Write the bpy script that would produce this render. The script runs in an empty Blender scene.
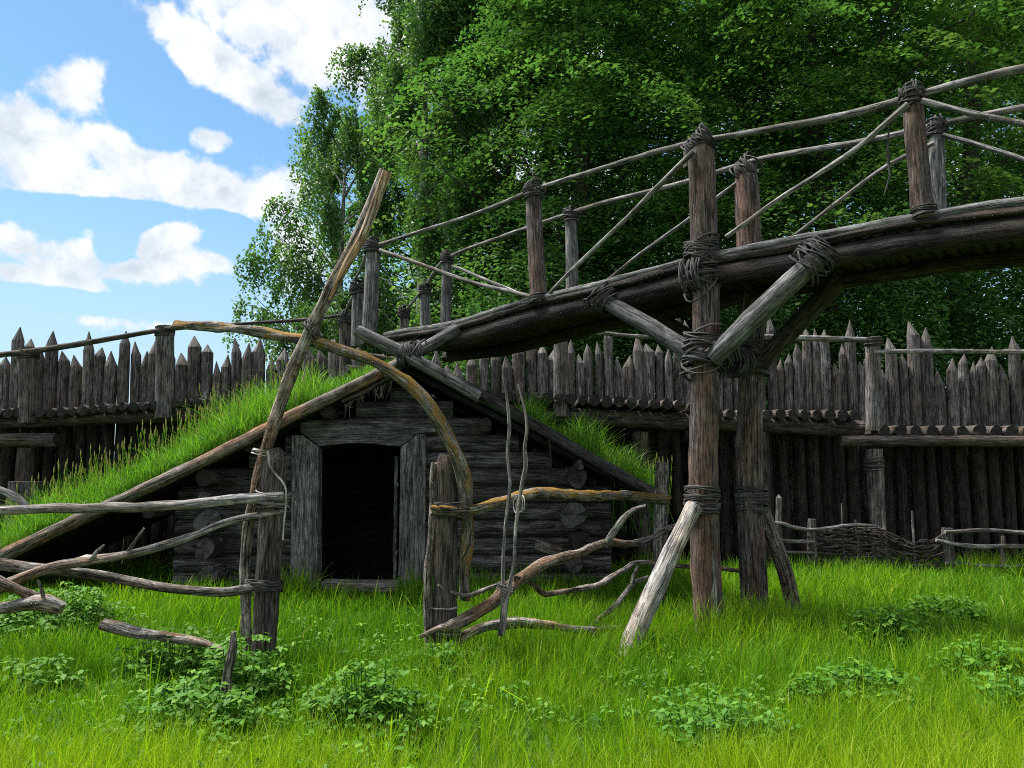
import bpy, math, random
import numpy as np
from mathutils import Vector, Matrix

SEED = 7
rnd = random.Random(SEED)
NR = np.random.default_rng(SEED)
scene = bpy.context.scene
COL = scene.collection

# ------------------------------------------------------------------ camera
EYE = 1.6
FPX = 768.0
PITCH = math.atan2(86.0, FPX)
cam_d = bpy.data.cameras.new("camera")
cam = bpy.data.objects.new("camera", cam_d)
COL.objects.link(cam)
cam.location = (0, 0, EYE)
cam.rotation_euler = (math.pi / 2 + PITCH, 0, 0)
cam_d.sensor_width = 36.0
cam_d.lens = 36.0 * FPX / 1024.0
cam_d.clip_start = 0.05
cam_d.clip_end = 2000
scene.camera = cam

def ray(px, py):
    u, v = (px - 512.0) / FPX, (384.0 - py) / FPX
    c, s = math.cos(PITCH), math.sin(PITCH)
    return Vector((u, c - v * s, s + v * c))

def P(px, py, Y):
    """the place in the yard that stands Y metres in front of the viewer on this line of sight"""
    d = ray(px, py)
    return Vector((0, 0, EYE)) + d * (Y / d.y)

# ------------------------------------------------------------------ light
SUN_EL, SUN_AZ = math.radians(63), math.radians(-70)     # azimuth from +Y, towards +X
to_sun = Vector((math.sin(SUN_AZ) * math.cos(SUN_EL), math.cos(SUN_AZ) * math.cos(SUN_EL), math.sin(SUN_EL)))
sun_d = bpy.data.lights.new("sun", 'SUN')
sun_d.energy = 4.3
sun_d.angle = math.radians(19)      # thin cloud in front of the sun: soft shadows
sun_d.color = (1.0, 0.96, 0.89)
sun = bpy.data.objects.new("sun", sun_d)
COL.objects.link(sun)
sun.rotation_euler = (-to_sun).to_track_quat('-Z', 'Y').to_euler()

scene.view_settings.view_transform = 'Standard'
scene.view_settings.look = 'None'
scene.view_settings.exposure = 1.38
scene.view_settings.gamma = 1.0
scene.view_settings.use_curve_mapping = False
scene.cycles.max_bounces = 6
scene.cycles.diffuse_bounces = 3
scene.cycles.transmission_bounces = 3
scene.cycles.filter_width = 1.0
scene.cycles.transparent_max_bounces = 4
scene.cycles.use_denoising = False
scene.cycles.sample_clamp_indirect = 6.0

# ------------------------------------------------------------------ sky
world = bpy.data.worlds.new("World")
scene.world = world
world.use_nodes = True
wt = world.node_tree
wt.nodes.clear()

def nd(nt, typ, **kw):
    n = nt.nodes.new(typ)
    for k, v in kw.items():
        if k.startswith('i_'):
            key = k[2:]
            key = int(key) if key.isdigit() else key.replace('_', ' ')
            n.inputs[key].default_value = v
        else:
            setattr(n, k, v)
    return n

def mth(nt, op, a, b=None, c=None, clamp=False):
    n = nt.nodes.new('ShaderNodeMath')
    n.operation = op
    n.use_clamp = clamp
    for i, x in enumerate((a, b, c)):
        if x is None:
            continue
        if isinstance(x, (int, float)):
            n.inputs[i].default_value = x
        else:
            nt.links.new(x, n.inputs[i])
    return n.outputs[0]

def mixc(nt, fac, a, b, mode='MIX'):
    n = nt.nodes.new('ShaderNodeMix')
    n.data_type = 'RGBA'
    n.blend_type = mode
    n.clamp_factor = True
    for sock, x in ((n.inputs[0], fac), (n.inputs[6], a), (n.inputs[7], b)):
        if isinstance(x, (int, float)):
            sock.default_value = x
        elif isinstance(x, (tuple, list)):
            sock.default_value = (*x[:3], 1.0)
        else:
            nt.links.new(x, sock)
    return n.outputs[2]

def ramp(nt, fac, stops, interp='LINEAR'):
    n = nt.nodes.new('ShaderNodeValToRGB')
    n.color_ramp.interpolation = interp
    el = n.color_ramp.elements
    while len(el) > 1:
        el.remove(el[-1])
    for i, (p, c) in enumerate(stops):
        e = el[0] if i == 0 else el.new(p)
        e.position = p
        if isinstance(c, (int, float)):
            c = (c, c, c)
        e.color = (*c[:3], 1.0)
    nt.links.new(fac, n.inputs[0])
    return n.outputs[0]

def build_world():
    nt = wt
    L = nt.links.new
    sky = nd(nt, 'ShaderNodeTexSky', sky_type='NISHITA', sun_disc=False, sun_elevation=SUN_EL,
             sun_rotation=SUN_AZ, air_density=1.0, dust_density=0.3, ozone_density=1.6)
    tint = mixc(nt, 1.0, sky.outputs[0], (0.85, 1.08, 1.09), 'MULTIPLY')
    bg = nd(nt, 'ShaderNodeBackground', i_Strength=0.066)
    tc = nd(nt, 'ShaderNodeTexCoord')
    sep = nd(nt, 'ShaderNodeSeparateXYZ')
    L(tc.outputs['Generated'], sep.inputs[0])
    hz = nd(nt, 'ShaderNodeMapRange', interpolation_type='SMOOTHSTEP')
    L(sep.outputs[2], hz.inputs[0])
    hz.inputs[1].default_value = 0.0; hz.inputs[2].default_value = 0.40; hz.inputs[3].default_value = 0.80; hz.inputs[4].default_value = 0.0
    tint = mixc(nt, hz.outputs[0], tint, (3.4, 4.2, 5.0))
    L(tint, bg.inputs[0])
    az = mth(nt, 'ARCTAN2', sep.outputs[0], sep.outputs[1])
    el = mth(nt, 'ARCSINE', sep.outputs[2])
    comb = nd(nt, 'ShaderNodeCombineXYZ')
    L(az, comb.inputs[0]); L(el, comb.inputs[1])
    # fine billows shift the place where each bank is looked up, so edges are ragged
    n1 = nd(nt, 'ShaderNodeTexNoise', i_Scale=7.0, i_Detail=9.0, i_Roughness=0.62)
    L(tc.outputs['Generated'], n1.inputs['Vector'])
    n2 = nd(nt, 'ShaderNodeTexNoise', i_Scale=24.0, i_Detail=7.0, i_Roughness=0.6)
    L(tc.outputs['Generated'], n2.inputs['Vector'])
    # cloud banks: azimuth, elevation, half-width, half-height (degrees), turn
    def deg(px, py):
        d = ray(px, py).normalized()
        return math.atan2(d.x, d.y), math.asin(d.z)
    S = 1 / 768.0
    banks = [  # px, py, half-width px, half-height px, turn deg, weight
        (30, 140, 95, 46, -12, 1.0), (75, 88, 45, 36, 20, 1.0), (140, 165, 100, 32, -20, 1.0), (215, 188, 80, 24, -8, 1.0),
        (50, 170, 95, 22, -5, 1.0), (285, 195, 45, 36, 0, .8),
        (165, 255, 60, 26, -10, 1.0), (175, 228, 34, 22, 5, 1.0), (130, 268, 70, 18, -5, 1.0), (215, 262, 40, 14, -10, .9),
        (15, 243, 45, 15, -14, .8), (55, 272, 60, 14, -16, .8), (-40, 255, 50, 22, 0, .8), (15, 272, 60, 14, 0, .9),
        (325, 30, 160, 66, -10, 1.25), (215, 62, 100, 26, -22, 1.1), (250, 85, 85, 25, -20, 1.0), (400, 60, 120, 60, 0, 1.0),
        (213, 139, 26, 12, -5, .7), (300, 255, 50, 60, 0, .7), (-90, 120, 120, 70, 0, 1.0), (560, 30, 170, 80, 0, .8),
        (800, 60, 200, 60, 5, .7), (600, 200, 200, 60, -5, .7), (-350, 60, 220, 60, 10, .9), (1150, 150, 180, 70, 0, .9),
        (100, 322, 120, 7, 0, .3),
    ]
    cur = None
    allb = [(*deg(px, py), w * S * .80, h * S * .84, t, g_) for (px, py, w, h, t, g_) in banks]
    # unseen bright cloud added overhead and behind the viewer as fill light
    R_ = math.radians
    allb += [(R_(a), R_(e), R_(w), R_(h), 0, 1.25) for (a, e, w, h) in ((180, 38, 55, 24), (-180, 38, 55, 24), (110, 45, 45, 22), (-125, 30, 40, 14), (60, 62, 60, 16), (-150, 66, 60, 14), (150, 70, 60, 16), (180, 17, 95, 15), (-180, 17, 95, 15))]
    for (a, e, w, h, t, wgt) in allb:
        mp = nd(nt, 'ShaderNodeMapping', vector_type='TEXTURE')
        mp.inputs['Location'].default_value = (a, e, 0)
        mp.inputs['Rotation'].default_value = (0, 0, math.radians(t))
        mp.inputs['Scale'].default_value = (w, h, 1)
        L(comb.outputs[0], mp.inputs[0])
        ln = nd(nt, 'ShaderNodeVectorMath', operation='LENGTH')
        L(mp.outputs[0], ln.inputs[0])
        v = mth(nt, 'MULTIPLY_ADD', ln.outputs['Value'], -wgt, wgt)
        cur = v if cur is None else mth(nt, 'SMOOTH_MAX', cur, v, 0.12)
    cur = mth(nt, 'MAXIMUM', cur, -1.2)
    f = mth(nt, 'MULTIPLY_ADD', n1.outputs[0], 2.7, -1.35)
    f = mth(nt, 'ADD', f, cur)
    # clear lanes of blue between the banks
    for (px, py, w, h, t) in ((100, 212, 130, 15, 4), (118, 238, 20, 38, -25), (232, 226, 30, 14, -15), (150, 100, 40, 50, 20), (262, 275, 26, 30, 0), (60, 300, 120, 12, 0)):
        a, e = deg(px, py)
        mp = nd(nt, 'ShaderNodeMapping', vector_type='TEXTURE')
        mp.inputs['Location'].default_value = (a, e, 0)
        mp.inputs['Rotation'].default_value = (0, 0, math.radians(t))
        mp.inputs['Scale'].default_value = (w * S, h * S, 1)
        L(comb.outputs[0], mp.inputs[0])
        ln = nd(nt, 'ShaderNodeVectorMath', operation='LENGTH')
        L(mp.outputs[0], ln.inputs[0])
        f = mth(nt, 'MULTIPLY_ADD', mth(nt, 'SUBTRACT', 1.0, ln.outputs['Value'], clamp=True), -1.7, f)
    f = mth(nt, 'MULTIPLY_ADD', mth(nt, 'SUBTRACT', n2.outputs[0], 0.5), 1.5, f)
    ofs = nd(nt, 'ShaderNodeVectorMath', operation='ADD')
    L(tc.outputs['Generated'], ofs.inputs[0])
    ofs.inputs[1].default_value = tuple(to_sun * 0.035)
    n1b = nd(nt, 'ShaderNodeTexNoise', i_Scale=7.0, i_Detail=9.0, i_Roughness=0.62)
    L(ofs.outputs[0], n1b.inputs['Vector'])
    n2b = nd(nt, 'ShaderNodeTexNoise', i_Scale=24.0, i_Detail=7.0, i_Roughness=0.6)
    L(ofs.outputs[0], n2b.inputs['Vector'])
    lit = mth(nt, 'ADD', mth(nt, 'SUBTRACT', n1.outputs[0], n1b.outputs[0]), mth(nt, 'MULTIPLY', mth(nt, 'SUBTRACT', n2.outputs[0], n2b.outputs[0]), 0.35))
    mask = nd(nt, 'ShaderNodeMapRange', interpolation_type='SMOOTHSTEP')
    L(f, mask.inputs[0])
    mask.inputs[1].default_value = -0.10
    mask.inputs[2].default_value = 0.36
    thick = nd(nt, 'ShaderNodeMapRange', interpolation_type='SMOOTHSTEP')
    L(f, thick.inputs[0]); thick.inputs[1].default_value = 0.1; thick.inputs[2].default_value = 1.1
    # billow tone: sides towards the sun painted lighter, greys varied by noise
    n3 = nd(nt, 'ShaderNodeTexNoise', i_Scale=11.0, i_Detail=8.0, i_Roughness=0.6, i_Distortion=0.4)
    L(tc.outputs['Generated'], n3.inputs['Vector'])
    tone = mth(nt, 'MULTIPLY_ADD', lit, 4.5, mth(nt, 'MULTIPLY_ADD', n3.outputs[0], 1.5, -0.28), clamp=True)
    ccol = mixc(nt, tone, (0.50, 0.58, 0.67), (0.95, 0.955, 0.96))
    ccol = mixc(nt, mth(nt, 'MULTIPLY_ADD', thick.outputs[0], 0.6, 0.4), (0.80, 0.84, 0.88), ccol)
    bgc = nd(nt, 'ShaderNodeBackground', i_Strength=0.46)
    L(ccol, bgc.inputs[0])
    mix = nd(nt, 'ShaderNodeMixShader')
    fac = mth(nt, 'MULTIPLY', mask.outputs[0], 0.97)
    L(fac, mix.inputs[0]); L(bg.outputs[0], mix.inputs[1]); L(bgc.outputs[0], mix.inputs[2])
    out = nd(nt, 'ShaderNodeOutputWorld')
    L(mix.outputs[0], out.inputs[0])
build_world()

# ------------------------------------------------------------------ materials
MATS = {}

def new_mat(name):
    m = bpy.data.materials.new(name)
    m.use_nodes = True
    m.node_tree.nodes.clear()
    MATS[name] = m
    return m, m.node_tree

def wood(name, dark, mid, light, end, alt=None, moss=0.0, mosscol=(0.11, 0.085, 0.012), crack=0.75, bump=0.9, grain=1.0, bark=0.0, var=0.45, rough=0.85):
    m, nt = new_mat(name)
    L = nt.links.new
    at = nd(nt, 'ShaderNodeAttribute', attribute_name='lc')
    def noise(sc, detail=6.0, r=0.62, dist=0.0):
        mp = nd(nt, 'ShaderNodeMapping')
        mp.inputs['Scale'].default_value = sc
        L(at.outputs['Vector'], mp.inputs[0])
        n = nd(nt, 'ShaderNodeTexNoise', i_Scale=1.0, i_Detail=detail, i_Roughness=r, i_Distortion=dist)
        L(mp.outputs[0], n.inputs['Vector'])
        return n.outputs[0]
    g = noise((34 * grain, 34 * grain, 3.6 * grain), 8, 0.74, 0.9)
    col = ramp(nt, g, [(0.36, dark), (0.5, mid), (0.64, light)])
    if alt is not None:
        p = noise((4.5, 4.5, 1.1), 4, 0.6)
        col = mixc(nt, ramp(nt, p, [(0.45, 0.0), (0.62, 1.0)]), col, mixc(nt, g, tuple(x * 0.45 for x in alt), tuple(min(1, x * 1.5) for x in alt)))
    blot = noise((9, 9, 5), 5, 0.65)
    col = mixc(nt, 1.0, col, ramp(nt, blot, [(0.32, 0.42), (0.5, 0.95), (0.70, 1.45)]), 'MULTIPLY')
    ck = noise((62, 62, 2.6), 4, 0.55, 1.1)
    crk = ramp(nt, ck, [(0.38, 0.0), (0.46, 1.0)])
    col = mixc(nt, crack, col, mixc(nt, 1.0, col, crk, 'MULTIPLY'))
    sp_ = noise((16, 16, 0.7), 3, 0.5, 0.4)
    split = ramp(nt, sp_, [(0.488, 1.0), (0.5, 0.0), (0.512, 1.0)])
    col = mixc(nt, 0.8, col, mixc(nt, 1.0, col, split, 'MULTIPLY'))
    if bark > 0:
        b = noise((24, 24, 15), 5, 0.7, 0.8)
        col = mixc(nt, bark, col, mixc(nt, 1.0, col, ramp(nt, b, [(0.36, 0.3), (0.5, 1.0), (0.68, 1.6)]), 'MULTIPLY'))
    oi = nd(nt, 'ShaderNodeObjectInfo')
    hsv = nd(nt, 'ShaderNodeHueSaturation', i_Saturation=1.0)
    L(mth(nt, 'MULTIPLY_ADD', oi.outputs['Random'], var, 1.0 - var / 2), hsv.inputs['Value'])
    L(col, hsv.inputs['Color'])
    col = hsv.outputs[0]
    if moss > 0:
        geo = nd(nt, 'ShaderNodeNewGeometry')
        sp = nd(nt, 'ShaderNodeSeparateXYZ')
        L(geo.outputs['Normal'], sp.inputs[0])
        mn = noise((13, 13, 5), 6, 0.7)
        mf = mth(nt, 'MULTIPLY_ADD', sp.outputs[2], 0.6, mth(nt, 'MULTIPLY_ADD', mn, 7.0, -4.55 + moss), clamp=True)
        mcol = mixc(nt, noise((60, 60, 60), 3), tuple(x * 0.45 for x in mosscol), tuple(x * 1.7 for x in mosscol))
        col = mixc(nt, mf, col, mcol)
    cp = nd(nt, 'ShaderNodeAttribute', attribute_name='cap')
    en = noise((45, 45, 45), 5)
    ecol = mixc(nt, en, tuple(x * 0.45 for x in end), tuple(x * 1.4 for x in end))
    col = mixc(nt, cp.outputs['Fac'], col, ecol)
    bs = nd(nt, 'ShaderNodeBsdfPrincipled', i_Roughness=rough)
    bs.inputs['Specular IOR Level'].default_value = 0.28
    L(col, bs.inputs['Base Color'])
    bp = nd(nt, 'ShaderNodeBump', i_Strength=bump, i_Distance=0.013)
    hh = mth(nt, 'MULTIPLY_ADD', split, 1.2, mth(nt, 'MULTIPLY_ADD', crk, 0.8, g))
    if bark > 0:
        hh = mth(nt, 'MULTIPLY_ADD', b, 1.3 * bark, hh)
    L(hh, bp.inputs['Height'])
    L(bp.outputs[0], bs.inputs['Normal'])
    o = nd(nt, 'ShaderNodeOutputMaterial')
    L(bs.outputs[0], o.inputs[0])
    return m

wood('hut_wood', (0.020, 0.020, 0.021), (0.078, 0.077, 0.080), (0.19, 0.188, 0.19), (0.085, 0.08, 0.078), alt=(0.05, 0.042, 0.036))
wood('shade_wood', (0.006, 0.006, 0.006), (0.014, 0.013, 0.013), (0.03, 0.028, 0.027), (0.02, 0.02, 0.02))  # near-black wood, the hut interior's shade put into its colour
wood('log_end_wood', (0.020, 0.020, 0.021), (0.078, 0.077, 0.080), (0.19, 0.188, 0.19), (0.10, 0.098, 0.097))
wood('frame_wood', (0.036, 0.036, 0.036), (0.115, 0.114, 0.113), (0.24, 0.238, 0.236), (0.13, 0.12, 0.11), crack=0.5, grain=0.8)
wood('post_wood', (0.028, 0.022, 0.021), (0.085, 0.069, 0.064), (0.225, 0.19, 0.178), (0.24, 0.21, 0.18), alt=(0.15, 0.088, 0.062), var=0.2)
wood('beam_wood', (0.022, 0.018, 0.017), (0.066, 0.056, 0.051), (0.17, 0.148, 0.138), (0.032, 0.028, 0.026), alt=(0.09, 0.066, 0.05))
wood('dark_beam', (0.009, 0.0075, 0.007), (0.024, 0.020, 0.019), (0.065, 0.057, 0.053), (0.03, 0.026, 0.024), alt=(0.05, 0.037, 0.03))  # dark timber, with shade beneath the decks put into its colour
wood('bare_wood', (0.22, 0.15, 0.10), (0.40, 0.30, 0.21), (0.52, 0.43, 0.34), (0.4, 0.3, 0.2), alt=(0.42, 0.24, 0.12))
wood('stake_wood', (0.032, 0.029, 0.029), (0.110, 0.102, 0.101), (0.27, 0.257, 0.255), (0.26, 0.23, 0.21), alt=(0.13, 0.104, 0.09), var=0.6)
wood('rail_wood', (0.06, 0.057, 0.056), (0.215, 0.208, 0.204), (0.43, 0.42, 0.415), (0.38, 0.34, 0.28), crack=0.6, alt=(0.16, 0.135, 0.115), bark=0.35)
wood('pale_wood', (0.12, 0.112, 0.108), (0.29, 0.278, 0.268), (0.44, 0.43, 0.42), (0.42, 0.36, 0.28), crack=0.8, alt=(0.42, 0.35, 0.28), var=0.1)
wood('bark_wood', (0.038, 0.034, 0.030), (0.18, 0.163, 0.148), (0.44, 0.42, 0.39), (0.40, 0.33, 0.25), alt=(0.13, 0.095, 0.07), bark=1.0, moss=0.2, mosscol=(0.20, 0.12, 0.03), var=0.3)
wood('pale_bark', (0.07, 0.058, 0.048), (0.26, 0.23, 0.20), (0.50, 0.47, 0.43), (0.42, 0.35, 0.27), alt=(0.22, 0.14, 0.09), bark=1.0, moss=0.3, mosscol=(0.2, 0.13, 0.03), var=0.1)
wood('mossy_wood', (0.05, 0.045, 0.038), (0.18, 0.165, 0.145), (0.36, 0.34, 0.31), (0.36, 0.30, 0.23), bark=1.0, moss=1.35, mosscol=(0.19, 0.105, 0.012), var=0.2)
wood('fire_wood', (0.05, 0.045, 0.042), (0.24, 0.222, 0.205), (0.46, 0.44, 0.41), (0.36, 0.29, 0.22), alt=(0.22, 0.13, 0.075), bark=0.8, moss=0.15, mosscol=(0.24, 0.12, 0.03))
wood('board_wood', (0.06, 0.05, 0.044), (0.16, 0.135, 0.115), (0.30, 0.265, 0.235), (0.30, 0.25, 0.20), alt=(0.32, 0.155, 0.07), bark=0.35, var=0.2)
wood('rope_bark', (0.02, 0.019, 0.018), (0.060, 0.056, 0.053), (0.135, 0.13, 0.125), (0.12, 0.11, 0.10), crack=0.3, var=0.3)
wood('cord_fibre', (0.25, 0.23, 0.20), (0.42, 0.40, 0.36), (0.55, 0.53, 0.50), (0.4, 0.38, 0.34), crack=0.2)
wood('trunk_bark', (0.02, 0.018, 0.015), (0.055, 0.048, 0.04), (0.11, 0.10, 0.085), (0.2, 0.16, 0.12), bark=0.8)
wood('birch_bark', (0.08, 0.075, 0.07), (0.40, 0.39, 0.37), (0.58, 0.57, 0.55), (0.3, 0.25, 0.2), bark=0.8)

def leafmat(name, stops, trans=0.45, rough=0.5, spec=0.3, tmul=(1.25, 1.35, 0.6)):
    m, nt = new_mat(name)
    L = nt.links.new
    at = nd(nt, 'ShaderNodeAttribute', attribute_name='tint')
    col = ramp(nt, at.outputs['Fac'], stops)
    bs = nd(nt, 'ShaderNodeBsdfPrincipled', i_Roughness=rough)
    bs.inputs['Specular IOR Level'].default_value = spec
    L(col, bs.inputs['Base Color'])
    tr = nd(nt, 'ShaderNodeBsdfTranslucent')
    L(mixc(nt, 1.0, col, tmul, 'MULTIPLY'), tr.inputs[0])
    mx = nd(nt, 'ShaderNodeMixShader', i_0=trans)
    L(bs.outputs[0], mx.inputs[1]); L(tr.outputs[0], mx.inputs[2])
    o = nd(nt, 'ShaderNodeOutputMaterial')
    L(mx.outputs[0], o.inputs[0])
    return m

leafmat('grass_blade', [(0.0, (0.05, 0.15, 0.008)), (0.45, (0.115, 0.26, 0.010)), (0.8, (0.27, 0.39, 0.010)), (0.93, (0.25, 0.32, 0.02)), (1.0, (0.40, 0.34, 0.14))], trans=0.45, rough=0.55, spec=0.2, tmul=(1.2, 1.3, 0.5))
leafmat('roof_blade', [(0.0, (0.03, 0.09, 0.010)), (0.5, (0.11, 0.26, 0.02)), (0.85, (0.18, 0.34, 0.035)), (1.0, (0.30, 0.26, 0.13))], trans=0.45, rough=0.5, spec=0.25, tmul=(1.2, 1.3, 0.6))
leafmat('weed_leaf', [(0.0, (0.030, 0.10, 0.010)), (0.6, (0.072, 0.185, 0.016)), (1.0, (0.16, 0.30, 0.03))], trans=0.3, rough=0.6, spec=0.18, tmul=(1.2, 1.3, 0.6))
leafmat('pale_weed_leaf', [(0.0, (0.05, 0.15, 0.02)), (0.6, (0.09, 0.22, 0.03)), (1.0, (0.16, 0.30, 0.04))], trans=0.4, rough=0.6, spec=0.18)
leafmat('broad_leaf', [(0.0, (0.024, 0.070, 0.018)), (0.5, (0.066, 0.158, 0.042)), (0.85, (0.102, 0.205, 0.054)), (1.0, (0.14, 0.24, 0.068))], trans=0.42, rough=0.55, spec=0.12, tmul=(1.3, 1.4, 0.65))
leafmat('birch_leaf', [(0.0, (0.05, 0.12, 0.035)), (0.5, (0.085, 0.175, 0.055)), (1.0, (0.14, 0.24, 0.085))], trans=0.42, rough=0.45, spec=0.35, tmul=(1.3, 1.4, 0.6))

def soilmat():
    m, nt = new_mat('meadow_soil')
    L = nt.links.new
    tc = nd(nt, 'ShaderNodeTexCoord')
    n = nd(nt, 'ShaderNodeTexNoise', i_Scale=2.5, i_Detail=9.0, i_Roughness=0.7)
    L(tc.outputs['Object'], n.inputs['Vector'])
    n2 = nd(nt, 'ShaderNodeTexNoise', i_Scale=40.0, i_Detail=5.0)
    L(tc.outputs['Object'], n2.inputs['Vector'])
    col = ramp(nt, n.outputs[0], [(0.3, (0.03, 0.06, 0.008)), (0.55, (0.05, 0.11, 0.01)), (0.75, (0.075, 0.10, 0.02))])
    col = mixc(nt, 1.0, col, ramp(nt, n2.outputs[0], [(0.3, 0.5), (0.7, 1.3)]), 'MULTIPLY')
    bs = nd(nt, 'ShaderNodeBsdfPrincipled', i_Roughness=0.95)
    L(col, bs.inputs['Base Color'])
    bp = nd(nt, 'ShaderNodeBump', i_Strength=0.8, i_Distance=0.05)
    L(n2.outputs[0], bp.inputs['Height']); L(bp.outputs[0], bs.inputs['Normal'])
    o = nd(nt, 'ShaderNodeOutputMaterial')
    L(bs.outputs[0], o.inputs[0])
soilmat()

# ------------------------------------------------------------------ object helpers
def thing(name, label, cat, loc=(0, 0, 0), group=None, kind=None):
    o = bpy.data.objects.new(name, None)
    o.empty_display_size = 0.2
    COL.objects.link(o)
    o.location = loc
    o['label'] = label
    o['category'] = cat
    if group:
        o['group'] = group
    if kind:
        o['kind'] = kind
    return o

class MB:
    """collects logs, tubes and boxes; build() links them as one mesh"""
    def __init__(self):
        self.v, self.f, self.lc, self.cap, self.sm = [], [], [], [], []

    def add(self, verts, faces, lc, cap, smooth=True):
        b = len(self.v)
        self.v += verts; self.lc += lc; self.cap += cap
        self.f += [tuple(i + b for i in f) for f in faces]
        self.sm += [smooth] * len(faces) if isinstance(smooth, bool) else smooth

    def build(self, name, mat, parent=None):
        me = bpy.data.meshes.new(name)
        off = Vector(parent.matrix_basis.translation) if parent is not None else Vector((0, 0, 0))
        p = parent
        while p is not None and p.parent is not None:
            p = p.parent
            off += Vector(p.matrix_basis.translation)
        me.from_pydata([tuple(Vector(x) - off) for x in self.v], [], self.f)
        a = me.attributes.new('lc', 'FLOAT_VECTOR', 'POINT')
        a.data.foreach_set('vector', np.array(self.lc, dtype=np.float32).ravel())
        a = me.attributes.new('cap', 'FLOAT', 'POINT')
        a.data.foreach_set('value', np.array(self.cap, dtype=np.float32))
        a = me.attributes.new('tint', 'FLOAT', 'POINT')
        a.data.foreach_set('value', np.full(len(self.v), 0.55, dtype=np.float32))
        me.polygons.foreach_set('use_smooth', self.sm)
        me.materials.append(MATS[mat])
        me.update()
        o = bpy.data.objects.new(name, me)
        COL.objects.link(o)
        if parent is not None:
            o.parent = parent
        return o

def catmull(pts, rad, step):
    P_ = [Vector(p) for p in pts]
    n = len(P_)
    if n == 2:
        k = max(1, int((P_[1] - P_[0]).length / step))
        return [P_[0].lerp(P_[1], i / k) for i in range(k + 1)], [rad[0] + (rad[1] - rad[0]) * i / k for i in range(k + 1)]
    out, ro = [], []
    for i in range(n - 1):
        p0 = P_[i - 1] if i > 0 else P_[0] * 2 - P_[1]
        p1, p2 = P_[i], P_[i + 1]
        p3 = P_[i + 2] if i + 2 < n else P_[-1] * 2 - P_[-2]
        k = max(1, int((p2 - p1).length / step))
        for j in range(k):
            t = j / k
            q = 0.5 * ((2 * p1) + (p2 - p0) * t + (2 * p0 - 5 * p1 + 4 * p2 - p3) * t * t + (3 * p1 - p0 - 3 * p2 + p3) * t ** 3)
            out.append(q)
            ro.append(rad[i] + (rad[i + 1] - rad[i]) * t)
    out.append(P_[-1]); ro.append(rad[-1])
    return out, ro

def frames(path):
    n = len(path)
    T = []
    for i in range(n):
        d = path[min(i + 1, n - 1)] - path[max(i - 1, 0)]
        T.append(d.normalized() if d.length > 1e-9 else Vector((0, 0, 1)))
    ref = Vector((0, 1, 0)) if abs(T[0].y) < 0.8 else Vector((1, 0, 0))
    U = [(ref - T[0] * ref.dot(T[0])).normalized()]
    for i in range(1, n):
        u = U[-1] - T[i] * U[-1].dot(T[i])
        U.append(u.normalized() if u.length > 1e-6 else U[-1])
    return T, U, [t.cross(u) for t, u in zip(T, U)]

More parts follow.
